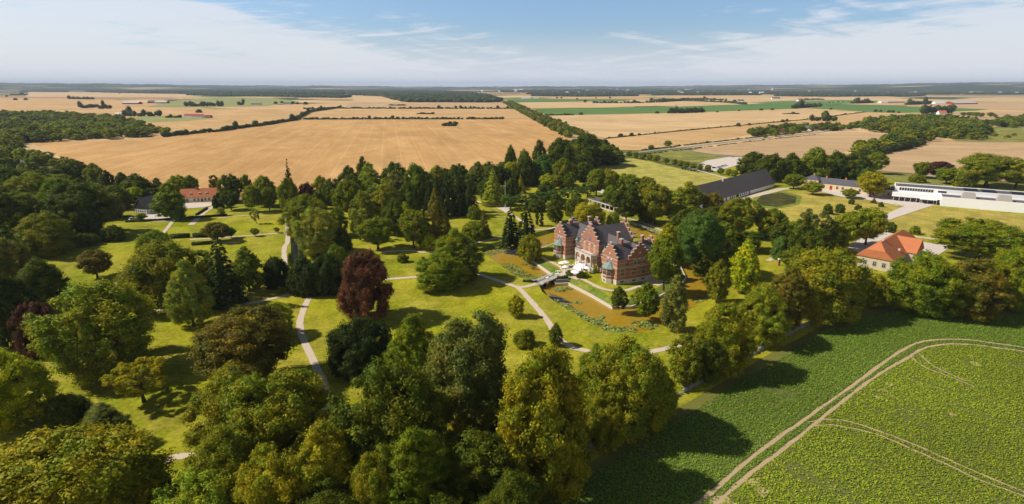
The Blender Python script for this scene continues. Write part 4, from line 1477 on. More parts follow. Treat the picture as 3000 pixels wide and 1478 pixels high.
hedge('bush clump left of the white gabled farmhouse', [(295, 320), (325, 318)], 14.4, 11, 0.0, 20)
hedge('dark tree clump beside the pale green field', [(545, 313), (660, 312)], 20.8, 14, 0.0, 21)
hedge('tree clump at the right of the pale green field', [(700, 309), (720, 309)], 14.4, 12, 0.0, 22)
hedge('row of tall planted trees beside the left farm', [(410, 342), (480, 341)], 16.0, 11, 0.05, 23)
hedge('dark trees right of the white gabled farmhouse', [(365, 341), (400, 342)], 19.2, 11, 0.0, 24)
hedge('garden hedge beside the red roofed left farm', [(490, 346), (540, 346)], 9.6, 10, 0.1, 25)
hedge('bush island in the middle of the big wheat field', [(1302, 370), (1345, 370)], 9.6, 9, 0.0, 27)
hedge('bush island in the narrow wheat field', [(1226, 335), (1272, 335)], 5, 10, 0.0, 28)
hedge('bush island in the far narrow stubble field', [(1145, 310), (1190, 310)], 5, 12, 0.0, 29)
hedge('round copse in the right hand wheat field', [(2378, 355), (2448, 356)], 14.4, 12, 0.0, 30)
hedge('flat green bush strip in the pale right hand field', [(2296, 335), (2340, 335)], 3, 9, 0.0, 31)
hedge('trees round the orange roofed farmhouse far right', [(2705, 334), (2720, 333), (2795, 332)], 24.0, 17, 0.0, 32)
hedge('dark copse right of the second green field', [(2325, 318), (2405, 313)], 14.4, 14, 0.1, 33)
hedge('shelter copse before the large pale sheds', [(2655, 308), (2725, 306)], 16.0, 18, 0.0, 34)
hedge('dark copse left of the large pale sheds', [(2497, 304), (2555, 302)], 17.6, 17, 0.0, 35)
hedge('low dark copse above the second green field', [(2345, 294), (2410, 293)], 8, 20, 0.0, 36)
hedge('bushes between road fields and the barn meadow', [(1690, 475), (1760, 468), (1830, 460)], 3.0, 5, 0.2, 39)


def bush_row(what, px, h, r, col='d', shape='bush', seed=1):
    rg = random.Random(seed)
    for i, (x, y) in enumerate(px):
        X, Y, _ = P(x, y)
        k = rg.uniform(.7, 1.2)
        add_tree(X, Y, h * k, r * k, shape, col, f'{ORD[i]} from the left of the {what}', what, lod='l')


bush_row('dotted bushes under the long green field', [(1702, 337), (1925, 333), (2101, 329.5), (2165, 326), (2230, 324), (2262, 323)], 6, 6, seed=2)
bush_row('field edge bushes under the second green field', [(2434, 322), (2565, 328), (2579, 328.5), (2603, 330), (2615, 330.5), (2633, 332)], 8, 6, seed=3)
bush_row('tiny roadside trees left of the pale sheds', [(2430, 302), (2440, 301), (2455, 300), (2470, 299), (2484, 298), (2495, 298)], 6, 5, seed=4)
bush_row('wind bent trees right of the orange roofed farmhouse', [(2820, 341), (2838, 341.5), (2849, 342), (2860, 343), (2874, 344), (2902, 344), (2915, 345)], 11, 8, 'g', 'round', seed=5)
bush_row('low thorn bushes in the right hand meadow', [(2833, 405), (2880, 407), (2912, 400), (2950, 404), (2970, 398)], 6, 6, 'o', seed=6)
bush_row('bushes along the thin right hand hedge', [(1818, 402), (1850, 399), (2163, 371), (2195, 368), (2292, 359), (2305, 357), (2476, 337)], 7, 5, seed=7)
bush_row('separate trees above the road', [(1907, 440), (1957, 433), (2240, 406), (2272, 402), (2300, 398), (2320, 397)], 8, 5, 'g', 'round', seed=8)
bush_row('single trees beyond the first green field', [(1632, 290), (1645, 290), (1690, 293), (1714, 302), (1746, 289), (1787, 290)], 13, 9, 'd', 'round', seed=9)
bush_row('trees behind the small distant houses at left', [(808, 305), (826, 303), (858, 304), (872, 306), (895, 307)], 11, 10, seed=10)
bush_row('lone trees among the upper left tan fields', [(20, 284), (45, 294), (76, 294), (120, 264), (350, 276), (583, 331)], 12, 11, seed=12)


# ------------------------------------------------------------------ far woods that read as one mass: canopies with bumps
def canopy(name, px, cell, h, seed, col=(.050, .066, .018)):
    rg = np.random.default_rng(seed)
    poly = [P2(*p) for p in px]
    pa = np.array(poly)
    x0, y0 = pa.min(0)
    x1, y1 = pa.max(0)
    nx, ny = max(3, int((x1 - x0) / cell)), max(3, int((y1 - y0) / cell))
    gx, gy = np.meshgrid(np.linspace(x0, x1, nx), np.linspace(y0, y1, ny))
    p = np.column_stack([gx.ravel(), gy.ravel()]) + rg.normal(size=(nx * ny, 2)) * cell * 0.28
    ins = in_poly_np(p, poly)
    p = p[ins]
    n = len(p)
    hh = h * rg.uniform(.7, 1.2, n)
    r = cell * rg.uniform(.6, .95, n)
    iv, jf = ico(1)
    V = (np.column_stack([p, hh * 0.5])[:, None, :] + iv[None] * np.stack([r, r, hh * 0.52], 1)[:, None, :] * (1 + rg.uniform(-.22, .22, (n, len(iv), 1)))).reshape(-1, 3)
    Fc = (jf[None] + (np.arange(n) * len(iv))[:, None, None]).reshape(-1, 3)
    me = quad_mesh(name, np.zeros((0, 4, 3)), M['leaf'], (V, Fc))
    o = bpy.data.objects.new(name, me)
    COL.objects.link(o)
    o.color = (*col, 1)
    o['kind'] = 'stuff'
    return o


canopy('far_wood', [(195, 264), (240, 259), (500, 261), (800, 264), (1000, 266), (1010, 277), (770, 277), (640, 277), (450, 275), (300, 272)], 34, 20, 1)
canopy('far_wood', [(1010, 268), (1200, 266), (1330, 270), (1430, 281), (1474, 298), (1440, 301), (1190, 300), (1150, 292), (1120, 283), (1020, 279)], 26, 17, 2)
canopy('far_wood', [(550, 280), (640, 276), (800, 280), (1000, 281), (1030, 285), (1000, 288), (800, 284), (640, 283)], 24, 14, 3)
rgw = random.Random(5)
# strips of distant woodland between the fields, to the horizon
k = 0
for y in (256.8, 257.6, 258.3, 259.0, 260.5, 262, 263.5, 265, 267, 269, 271.5, 274, 277, 279.5, 282.5, 285):
    x = -150.0
    while x < 3150:
        ln = rgw.uniform(90, 380)
        if (x > 1380 and rgw.random() < 0.86) or (x < 1380 and y < 262 and rgw.random() < 0.8) or (x < 220 and y < 268 and rgw.random() < .25):
            dy = rgw.uniform(0.6, 1.2) * (y - 255) * 0.17
            q = [(x, y), (x + ln * .5, y + dy * .3), (x + ln, y), (x + ln * .95, y - dy), (x + ln * .4, y - dy * 1.3), (x + ln * .05, y - dy * .6)]
            D = P2(x, y)[1]
            if not (y > 278 and x < 1480) and not (y > 283 and x < 2600) and not (y > 279 and rgw.random() < .35):
                canopy('far_wood', q, D / 150 if D > 5000 else D / 170, 11 + D / 1800, 50 + k, (.045, .060, .020))
                k += 1
        x += ln * rgw.uniform(0.75, 1.35)


# hills closing the view on both sides
def hills(px_prof, D, name='hills', fade=True):
    mb = MB()
    q = []
    nseg = len(px_prof)
    for x, y in px_prof:
        a = (x - CX) / F
        X, Y = a * D / 0.96, D
        dep = depth(X, Y)
        z = 0.0
        lo, hi = -5.0, 900.0
        for _ in range(40):
            m = (lo + hi) / 2
            if projy(X, Y, m) > y: lo = m
            else: hi = m
        z = lo
        k_ = min(1.0, max(0.0, (abs(x - 1480) / 1500.0 - 0.22) / 0.5))
        if fade:
            z *= k_ * k_ * (3 - 2 * k_)
        z = z if z > 12 else -2.0
        q += [(X * .80, Y * .80, 0.2 if z > 0 else -2.0), (X * .93, Y * .93, z * .72), (X, Y, z), (X * 1.12, Y * 1.12, -2.0)]
    f = []
    for i in range(nseg - 1):
        for j in range(3):
            f.append((i * 4 + j, i * 4 + 4 + j, i * 4 + 5 + j, i * 4 + 1 + j))
    mb.add(q, f)
    o = mb.build(name, M['hill'])
    o['kind'] = 'structure'
    return o


m_, t_ = new_mat('wooded_hill')
co_ = objpos(t_)
M['hill'] = finish(m_, t_, t_.mix(t_.n('ShaderNodeMapRange', {0: t_.noise(t_.mapping(co_, scale=(.0006, .002, .002)), 1.0, 5, .6), 1: .55, 2: .62}).outputs[0], (.035, .05, .02), (.36, .27, .13)), 0.95, None, 0.05)
prof = []
for x in range(-700, 3701, 9):
    t = (x - 1450) / 1500.0
    y = 254.6 - 15.0 * abs(t) ** 1.6 + rgw.uniform(-.6, .6) + 0.7 * math.sin(x * .011) + 0.5 * math.sin(x * .043)
    prof.append((x, max(y, 225)))
hills(prof, 14500, fade=False)
hills([(x, y + 2.2 + rgw.uniform(-.6, .6)) for x, y in prof], 11000)
hills([(2200, 257), (2400, 254), (2600, 250), (2750, 247.5), (2850, 246), (3000, 243), (3200, 240), (3500, 236)], 9000)

# ------------------------------------------------------------------ buildings
def window(parent, x, y, z, wd, h, face, frame='coping', pane='glass', mull=1, arch=False, cross=True, name='window', depth_=0.07):
    """stone framed window lying on a wall; face is the outward direction of the wall in the building's own frame"""
    fr, gl = MB(), MB()

    def bx(mb, a0, a1, z0, z1, d0, d1):
        if face in ('-y', '+y'):
            s = -1 if face == '-y' else 1
            ys = sorted((y + s * d0, y + s * d1))
            mb.box(x + a0, x + a1, ys[0], ys[1], z0, z1)
        else:
            s = -1 if face == '-x' else 1
            xs = sorted((x + s * d0, x + s * d1))
            mb.box(xs[0], xs[1], y + a0, y + a1, z0, z1)
    b = 0.16
    hw = wd / 2
    bx(fr, -hw - b, -hw, z - b, z + h + b, -0.05, depth_ + 0.05)
    bx(fr, hw, hw + b, z - b, z + h + b, -0.05, depth_ + 0.05)
    bx(fr, -hw, hw, z - b, z, -0.05, depth_ + 0.08)
    bx(fr, -hw, hw, z + h, z + h + b, -0.05, depth_ + 0.06)
    for i in range(mull):
        c = -hw + wd * (i + 1) / (mull + 1)
        bx(fr, c - 0.06, c + 0.06, z, z + h, 0.0, depth_ + 0.02)
    if cross:
        bx(fr, -hw, hw, z + h * .62, z + h * .62 + 0.11, 0.0, depth_ + 0.015)
    if arch:
        poly = [(hw * 1.15 * math.cos(t), z + h + b + hw * 1.0 * math.sin(t)) for t in [math.pi * k / 8 for k in range(9)]]
        if face in ('-y', '+y'):
            s = -1 if face == '-y' else 1
            fr.extr([(x + a, zz) for a, zz in poly], 'y', y - 0.05 * s, y + s * (depth_ + 0.03))
        else:
            s = -1 if face == '-x' else 1
            fr.extr([(y + a, zz) for a, zz in poly], 'x', x - 0.05 * s, x + s * (depth_ + 0.03))
    bx(gl, -hw, hw, z, z + h, -0.03, depth_ - 0.03)
    o = fr.build(name, M[frame], parent)
    gl.build('pane', M[pane], o)
    return o


def gable_steps(wd, z0, zs, zp, n, tw=1.3):
    """outline of a stepped gable, centred on 0"""
    hw = wd / 2
    sw = (hw - tw / 2) / n
    sh = (zp - zs) / n
    pts = [(-hw, z0), (-hw, zs)]
    caps = []
    for i in range(n):
        x = -hw + sw * i
        caps.append((x, x + sw, zs + sh * i))
        pts += [(x + sw, zs + sh * i), (x + sw, zs + sh * (i + 1))]
    caps.append((-tw / 2, tw / 2, zp))
    pts += [(tw / 2, zp)]
    for i in range(n - 1, -1, -1):
        x = hw - sw * i
        caps.append((x - sw, x, zs + sh * i))
        pts += [(x - sw, zs + sh * i), (x, zs + sh * i)] if True else []
    pts.append((hw, z0))
    # clean doubles
    out = []
    for p in pts:
        if not out or (abs(p[0] - out[-1][0]) + abs(p[1] - out[-1][1])) > 1e-5:
            out.append(p)
    return out, caps


def step_gable(parent, axis, c, a0, a1, wd, z0, zs, zp, n, tw=1.3):
    prof_, caps = gable_steps(wd, z0, zs, zp, n, tw)
    g_ = MB().extr([(c + h, z) for h, z in prof_], axis, a0, a1).build('stepped_gable', M['brick'], parent)
    for x0, x1, z in caps:
        e = 0.12
        k = MB()
        if axis == 'y':
            k.box(c + x0 - e, c + x1 + e, a0 - e, a1 + e, z, z + 0.16)
        else:
            k.box(a0 - e, a1 + e, c + x0 - e, c + x1 + e, z, z + 0.16)
        k.build('coping', M['coping'], g_)
    return g_


def castle():
    ux, uy = 0.447, -0.894
    ox, oy = 43.6 - 25.5 * ux, 222.1 - 25.5 * uy
    r = thing('castle', 'red brick castle with stepped gables, slate roofs and two copper capped bays inside the moat', 'castle', (ox, oy, 0), math.atan2(uy, ux))
    wl = MB()
    bs = MB()
    bd = MB()

    def block(x0, x1, y0, y1, zt, bands):
        wl.box(x0, x1, y0, y1, 1.9, zt)
        e = 0.14
        bs.box(x0 - e, x1 + e, y0 - e, y1 + e, -0.1, 2.0)
        for z, t, e in bands:
            bd.box(x0 - e, x1 + e, y0 - e, y1 + e, z, z + t)
    WB = [(3.3, .16, .04), (5.0, .16, .045), (6.95, .34, .13), (7.6, .14, .04), (9.1, .16, .05), (10.55, .25, .10)]
    for s in (-1, 1):
        x0, x1 = sorted((s * 15.0, s * 25.5))
        block(x0, x1, 0, 21.5, 10.8, WB)
        xa, xb = sorted((s * 25.3, s * 26.1))
        block(xa, xb, 5.4, 16.4, 10.82, [(z + .003, t, e + .01) for z, t, e in WB])
    block(-15.1, 15.1, 4.6, 16.9, 7.9, [(3.31, .16, .04), (5.01, .16, .045), (6.96, .34, .14)])
    block(-7, 7, 3.5, 22.5, 12.6, [(3.32, .16, .05), (5.02, .16, .05), (6.97, .34, .12), (9.12, .16, .05), (11.9, .22, .08)])
    wl.build('wall', M['brick'], r)
    bs.build('basement', M['stone'], r)
    bd.build('string_course', M['band'], r)
    # roofs
    for s in (-1, 1):
        c = s * 20.25
        MB().extr([(c - 5.6, 10.8), (c + 5.6, 10.8), (c, 16.1)], 'y', 0.45, 21.05).build('roof', M['slate'], r)
        step_gable(r, 'y', c, -0.06, 0.5, 10.6, 10.8, 12.0, 17.3, 4)
        step_gable(r, 'y', c, 21.0, 21.56, 10.6, 10.8, 12.0, 17.6, 4, 1.8)
        xa, xb = sorted((s * 25.62, s * 26.14))
        step_gable(r, 'x', 10.9, xa, xb, 11.2, 10.82, 12.1, 17.3, 4)
    MB().extr([(4.0, 7.9), (17.2, 10.0), (10.9, 16.0)], 'x', -25.7, 25.7).build('roof', M['slate'], r)
    MB().extr([(-7.35, 12.55), (7.35, 12.55), (0, 19.1)], 'y', 3.95, 22.1).build('roof', M['slate'], r)
    step_gable(r, 'y', 0, 3.42, 4.0, 14.1, 12.6, 14.0, 20.4, 4, 1.7)
    step_gable(r, 'y', 0, 22.0, 22.6, 14.1, 12.6, 14.0, 20.8, 4, 2.0)
    for x, y, zt in ((-11, 10.9, 18.0), (11, 10.9, 18.2), (20.25, 5.6, 17.9), (20.25, 16.6, 18.2), (-20.25, 5.6, 17.6), (-20.25, 16.6, 18.2)):
        c = MB().box(x - .55, x + .55, y - .55, y + .55, 14.5, zt).build('chimney', M['brick'], r)
        MB().box(x - .72, x + .72, y - .72, y + .72, zt, zt + .28).build('cap', M['coping'], c)
    # bays
    for s in (-1, 1):
        c = s * 20.25
        pl = [(c - 2.75, 0.1), (c - 2.75, -1.0), (c - 1.35, -2.35), (c + 1.35, -2.35), (c + 2.75, -1.0), (c + 2.75, 0.1)]

        def grow(k):
            return [(c + (x - c) * k, (y - .1) * k + .1) for x, y in pl]
        b = MB().prism(pl, 1.9, 6.3).build('bay', M['brick'], r)
        MB().prism(grow(1.05), -.1, 2.0).prism(grow(1.06), 3.05, 3.3).prism(grow(1.07), 6.2, 6.5).build('stone_course', M['stone'], b)
        n = 16
        rf = MB()
        prof_ = [(1.22, 6.5), (0.98, 6.95), (0.72, 7.6), (0.42, 8.3), (0.12, 8.8)]
        q, f = [], []
        for k, z in prof_:
            q += [(x, y, z) for x, y in grow(k)]
        m = len(pl)
        for i in range(len(prof_) - 1):
            for j in range(m - 1):
                f.append((i * m + j, i * m + j + 1, (i + 1) * m + j + 1, (i + 1) * m + j))
        f.append(tuple((len(prof_) - 1) * m + j for j in range(m)))
        rf.add(q, f).build('copper_roof', M['copper'], b)
        window(b, c, -2.35, 3.5, 2.0, 2.5, '-y', 'band', mull=1)
        for sg in (-1, 1):  # canted sides
            ax, ay = c + sg * 1.35, -2.35
            bx_, by_ = c + sg * 2.75, -1.0
            mx, my = (ax + bx_) / 2, (ay + by_) / 2
            dx, dy = (bx_ - ax) / 1.945, (by_ - ay) / 1.945
            nx, ny = (dy, -dx) if sg > 0 else (-dy, dx)
            if ny > 0: nx, ny = -nx, -ny
            fr, gl = MB(), MB()

            def obox(mb, a0, a1, z0, z1, d0, d1):
                vs = [(mx + dx * a + nx * d, my + dy * a + ny * d, z) for z in (z0, z1) for a, d in ((a0, d0), (a1, d0), (a1, d1), (a0, d1))]
                mb.add(vs, [(0, 1, 2, 3), (4, 5, 6, 7), (0, 1, 5, 4), (1, 2, 6, 5), (2, 3, 7, 6), (3, 0, 4, 7)])
            for a in (-.78, -.06, .66):
                obox(fr, a, a + .12, 3.4, 6.1, -.02, .12)
            for z in (3.36, 5.05, 6.0):
                obox(fr, -.66, .66, z, z + .13, -.02, .10)
            obox(gl, -.66, .66, 3.5, 6.0, -.02, .04)
            gl.build('pane', M['glass'], fr.build('window', M['band'], b) if False else b)
            fr.build('window_frame', M['band'], b)
        window(b, c, -2.45, 0.65, 1.1, .7, '-y', 'coping', mull=1, cross=False)
    # upper pairs in the wings, oculus
    for s in (-1, 1):
        c = s * 20.25
        for dx in (-1.15, 1.15):
            window(r, c + dx, 0, 7.95, 1.15, 1.9, '-y', 'coping', arch=True)
        MB().lathe([(0.55, 0), (0.55, .12)], 14).build('oculus', M['coping'], r, (c, -0.06, 12.6)).rotation_euler = (R(90), 0, 0)
        for y in (1.4, 3.2):
            window(r, s * 15.0, y, 3.55, .95, 2.9, '-x' if s > 0 else '+x', 'band')
        f = '+x' if s > 0 else '-x'
        window(r, s * 25.5, 2.7, 3.55, 1.7, 2.9, f, 'band', mull=2)
        for y in (8.4, 13.2):
            window(r, s * 26.1, y, 3.55, 1.9, 3.0, f, 'band', mull=2)
        for y in (8.7, 10.9, 13.1):
            window(r, s * 26.1, y, 7.95, 1.3, 1.8, f, 'coping', arch=True)
        MB().lathe([(0.6, 0), (0.6, .12)], 14).build('oculus', M['coping'], r, (s * 26.14, 10.9, 12.9)).rotation_euler = (0, R(90) * s, 0)
        for y in (2.7, 8.4, 13.2):
            window(r, s * (25.64 if y < 5 else 26.24), y, .7, 1.5, .8, f, 'coping', mull=1, cross=False)
        window(r, s * 9.2, 4.6, 3.55, 1.2, 2.8, '-y', 'band')
        window(r, s * 12.6, 4.6, 3.55, 1.2, 2.8, '-y', 'band', 'ochre')
        for k, x in enumerate((9.0, 12.9)):
            tu = MB().lathe([(.75, 8.0), (.75, 9.7)], 8, (s * x, 5.3)).build('turret', M['ochre'], r)
            MB().lathe([(1.15, 9.7), (.85, 10.0), (.4, 10.7), (.16, 11.7), (.03, 12.9)], 8, (s * x, 5.3)).build('spire', M['copper'], tu)
    # centre
    for x in (-4, 0, 4):
        window(r, x, 3.5, 8.1 if x else 7.45, 1.35, 2.7 if x else 3.3, '-y', 'coping', 'ochre', arch=True)
        window(r, x, 3.5, 2.1, 1.6, 3.4, '-y', 'band', 'ochre')
    MB().prism([(-.7, 3.34), (.7, 3.34), (.7, 3.46), (-.7, 3.46)], 12.9, 14.2).build('crest', M['bluepaint'], r)
    for x in (-4.3, 4.3):
        MB().prism([(x - .7, 3.34), (x + .7, 3.34), (x + .7, 3.46), (x - .7, 3.46)], 12.0, 12.55).build('crest', M['bluepaint'], r)
    window(r, 0, 3.42, 16.6, .9, 1.0, '-y', 'coping', cross=False)
    # loggia: floor, arches, balustraded terrace
    lg = MB()
    lg.box(-6.4, 6.4, 0, 3.4, -0.1, 2.05)
    lg.box(-6.55, 6.55, -.15, 3.45, 6.75, 7.25)

    def arcade(axis, lo, hi, n, d0, d1):
        wdt = (hi - lo) / n
        pil = 0.35
        ra = wdt / 2 - pil
        zc = 4.9
        for i in range(n):
            a, b = lo + i * wdt, lo + (i + 1) * wdt
            c = (a + b) / 2
            for (p0, p1) in ((a, c - ra), (c + ra, b)):
                if axis == 'x': lg.box(p0, p1, d0, d1, 2.05, zc)
                else: lg.box(d0, d1, p0, p1, 2.05, zc)
            arc = [(c - ra * math.cos(math.pi * k / 10), zc + ra * math.sin(math.pi * k / 10)) for k in range(11)]
            poly = [(a, zc)] + arc + [(b, zc), (b, 6.75), (a, 6.75)]
            for j in range(len(arc) - 1):
                seg = [arc[j], arc[j + 1], (arc[j + 1][0], 6.75), (arc[j][0], 6.75)]
                lg.extr(seg, 'y' if axis == 'x' else 'x', d0, d1)
            for p0, p1 in ((a, c - ra), (c + ra, b)):
                seg = [(p0, zc), (p1, zc), (p1, 6.75), (p0, 6.75)]
                lg.extr(seg, 'y' if axis == 'x' else 'x', d0, d1)
    arcade('x', -6.4, 6.4, 3, 0.0, 0.45)
    arcade('y', 0.45, 3.4, 1, 5.95, 6.4)
    arcade('y', 0.45, 3.4, 1, -6.4, -5.95)
    lo_ = lg.build('loggia', M['stone'], r)
    bl = MB()
    for z in (7.25, 8.1):
        bl.box(-6.45, 6.45, -.1, .2, z, z + .16)
        for s in (-1, 1):
            xa, xb = sorted((s * 6.15, s * 6.45))
            bl.box(xa, xb, .2, 3.4, z, z + .16)
    for i in range(36):
        x = -6.3 + 12.6 * i / 35
        wv = .22 if i % 7 == 0 else .09
        bl.box(x - wv, x + wv, -.03, .13, 7.41, 8.1)
    for i in range(8):
        for s in (-1, 1):
            bl.box(s * 6.3 - .08, s * 6.3 + .08, .5 + i * .38, .66 + i * .38, 7.41, 8.1)
    bl.build('balustrade', M['coping'], lo_)
    br_ = MB()
    for i in range(3):
        if i == 1: continue
        c = -4.27 + i * 4.27
        br_.box(c - 1.7, c + 1.7, .08, .34, 2.85, 3.0)
        for k in range(9):
            x = c - 1.5 + k * .375
            br_.box(x - .07, x + .07, .14, .28, 2.05, 2.85)
    br_.build('parapet', M['coping'], lo_)
    st = MB()
    for i in range(9):
        k = i * .12
        st.box(-2.2 - k, 2.2 + k, -.15 - .42 * (i + 1), -.15 - .42 * i, -.1, 1.95 - .21 * i)
    for s in (-1, 1):
        for i in range(3):
            xa = s * (2.75 + i * .25)
            st.box(xa - .28, xa + .28, -.6 - i * 1.3, -.15 - i * 1.3, -.1, 2.9 - i * .75)
    st.build('staircase', M['white'], r)
    dr = MB().box(-1.1, 1.1, 21.9, 22.75, .2, 3.4).build('door', M['wood'], r)
    return r


castle()


def house(name, label, cat, a, b, width, eave, ridge, wall, roof, hip=0.0, over=0.35, chim=(), wins=(), doors=(), group=None, chim_mat='brick', basez=0.0, frame='coping'):
    """long house whose front wall runs from a to b (world points), body behind it on the left of a->b; own frame: x along, y back"""
    a, b = Vector(a[:2]), Vector(b[:2])
    L = (b - a).length
    d = (b - a).normalized()
    r = thing(name, label, cat, (a.x, a.y, 0), math.atan2(d.y, d.x), group)
    wmb = MB().box(0, L, 0, width, -.1, eave)
    if hip < width / 2 - .01:
        t = hip / (width / 2)
        zt = eave + (ridge - eave) * (1 if hip == 0 else .55)
        if hip == 0:
            for x0, x1 in ((0, .3), (L - .3, L)):
                wmb.extr([(0, eave), (width, eave), (width / 2, ridge - .12)], 'x', x0, x1)
        else:
            for x0, x1 in ((0, .3), (L - .3, L)):
                zz = eave + (ridge - eave) * .5
                wmb.extr([(0, eave), (width, eave), (width * .75, zz - .1), (width * .25, zz - .1)], 'x', x0, x1)
    wmb.build('wall', M[wall], r)
    rb = MB()
    o = over
    sl = (ridge - eave) / (width / 2)
    ze = eave - o * sl
    if hip == 0:
        q = [(-o, -o, ze), (L + o, -o, ze), (L + o, width / 2, ridge), (-o, width / 2, ridge), (L + o, width + o, ze), (-o, width + o, ze)]
        th = .22
        q2 = [(x, y, z + th) for x, y, z in q]
        rb.add(q + q2, [(0, 1, 2, 3), (3, 2, 4, 5), (6, 7, 8, 9), (9, 8, 10, 11), (0, 1, 7, 6), (4, 5, 11, 10), (1, 2, 8, 7), (2, 4, 10, 8), (0, 3, 9, 6), (3, 5, 11, 9)])
    elif hip >= width / 2 - .01:
        q = [(-o, -o, ze + .02), (L + o, -o, ze + .02), (L + o, width + o, ze + .02), (-o, width + o, ze + .02), (hip, width / 2, ridge), (max(L - hip, hip + .1), width / 2, ridge)]
        rb.add(q, [(0, 1, 5, 4), (1, 2, 5), (2, 3, 4, 5), (3, 0, 4), (0, 3, 2, 1)])
    else:  # half hip
        zz = eave + (ridge - eave) * .5
        q = [(-o, -o, ze), (L + o, -o, ze), (L + o, width * .25, zz), (L + o, width * .75, zz), (L + o, width + o, ze), (-o, width + o, ze), (-o, width * .75, zz), (-o, width * .25, zz), (hip, width / 2, ridge), (L - hip, width / 2, ridge)]
        q = [(x, y, z + .15) for x, y, z in q]
        rb.add(q, [(0, 1, 2, 9, 8, 7), (4, 5, 6, 8, 9, 3), (2, 3, 9), (6, 7, 8), (0, 1, 4, 5), (1, 2, 3, 4), (5, 6, 7, 0)])
    ro = rb.build('roof', M[roof], r)
    for x, yk, h in chim:
        y = width * yk
        zt = ridge + h
        zb = eave + (ridge - eave) * .4
        c = MB().box(x - .5, x + .5, y - .45, y + .45, zb, zt).box(x - .6, x + .6, y - .55, y + .55, zt, zt + .2).build('chimney', M[chim_mat], ro)
    for x, z, wd, h in wins:
        window(r, x, 0, z, wd, h, '-y', frame)
    for x, wd, h, mt in doors:
        MB().box(x - wd / 2, x + wd / 2, -.08, .1, 0, h).build('door', M[mt], r)
    return r, L


# white house with red roof at the left
hl, L_ = house('white_house', 'long white house with red tile roof and small dormers at the wheat edge', 'house', P(530, 595), P(652, 589), 10.5, 3.6, 8.8, 'offwhite', 'tile', chim=((10, .5, .9), (24, .5, .9)),
               wins=[(x, 1.0, 1.2, 1.6) for x in (4.5, 9, 11.5, 16, 18.5, 21.5)], doors=[(1.8, 2.0, 2.6, 'bluepaint'), (13.8, 1.2, 2.5, 'timber'), (24, 2.0, 2.6, 'bluepaint')])
for x in (6.5, 12.5, 17.0):
    dm = MB().box(x - .7, x + .7, 1.8, 4.0, 4.6, 6.4).build('dormer', M['offwhite'], hl)
    MB().box(x - .5, x + .5, 1.72, 1.85, 5.2, 6.2).build('pane', M['glass'], dm)

# half timbered barn: gable towards the lawn
ba, _ = house('timbered_barn', 'half timbered barn with white panels and dark thatched roof', 'barn', P(433, 629), Vector(P(433, 629)) + Vector((7.5, 22, 0)), 11.5, 3.4, 10.2, 'white', 'thatch', chim=((20, .5, 0.7),), chim_mat='stone')
tm = MB()
for y in [k * 11.5 / 6 for k in range(7)]:
    tm.box(-.08, .02, max(0, y - .12), min(11.5, y + .12), 0, 3.4)
for z in (.0, 1.6, 3.2):
    tm.box(-.09, .02, 0, 11.5, z, z + .22)
for k in range(9):
    x = k * 23.2 / 8
    tm.box(x - .12, x + .12, -.08, .02, 0, 3.3)
for z in (0, 1.6, 3.1):
    tm.box(0, 23.2, -.09, .02, z, z + .22)
tm.add([(-.1, .2, 3.45), (-.1, 11.3, 3.45), (-.1, 5.75, 9.9), (.02, .2, 3.45), (.02, 11.3, 3.45), (.02, 5.75, 9.9)], [(0, 1, 2), (3, 5, 4), (0, 1, 4, 3), (1, 2, 5, 4), (2, 0, 3, 5)])
tm.build('timber_frame', M['timber'], ba)
sh, _ = house('open_shed', 'low dark open fronted shed left of the timbered barn', 'shed', P(312, 622), P(368, 617), 6, 2.4, 3.4, 'wood', 'thatch')

# long thatched barn
A_ = Vector(P(1978, 634)); B_ = Vector(P(2268, 548))
lb, L_ = house('thatched_barn', 'very long white barn with steep dark thatched roof', 'barn', A_, B_, 17, 3.4, 13.6, 'white', 'thatch', chim=((78, .45, .8),), chim_mat='stone', over=.5,
               wins=[(x, .9, .9, 1.4) for x in list(range(6, 66, 6)) + [80, 83, 86.5, 90, 93.5, 97, 100.5, 104] if x < 200], frame='timber')
for x in (57, 70.5, 77, 88.2, 109):
    if x < L_ - 1:
        MB().box(x - 1.0, x + 1.0, -.1, .1, 0, 2.7).build('door', M['red'] if x != 88.2 else M['timber'], lb)
for k in range(10):
    if L_ > 113 - k: break

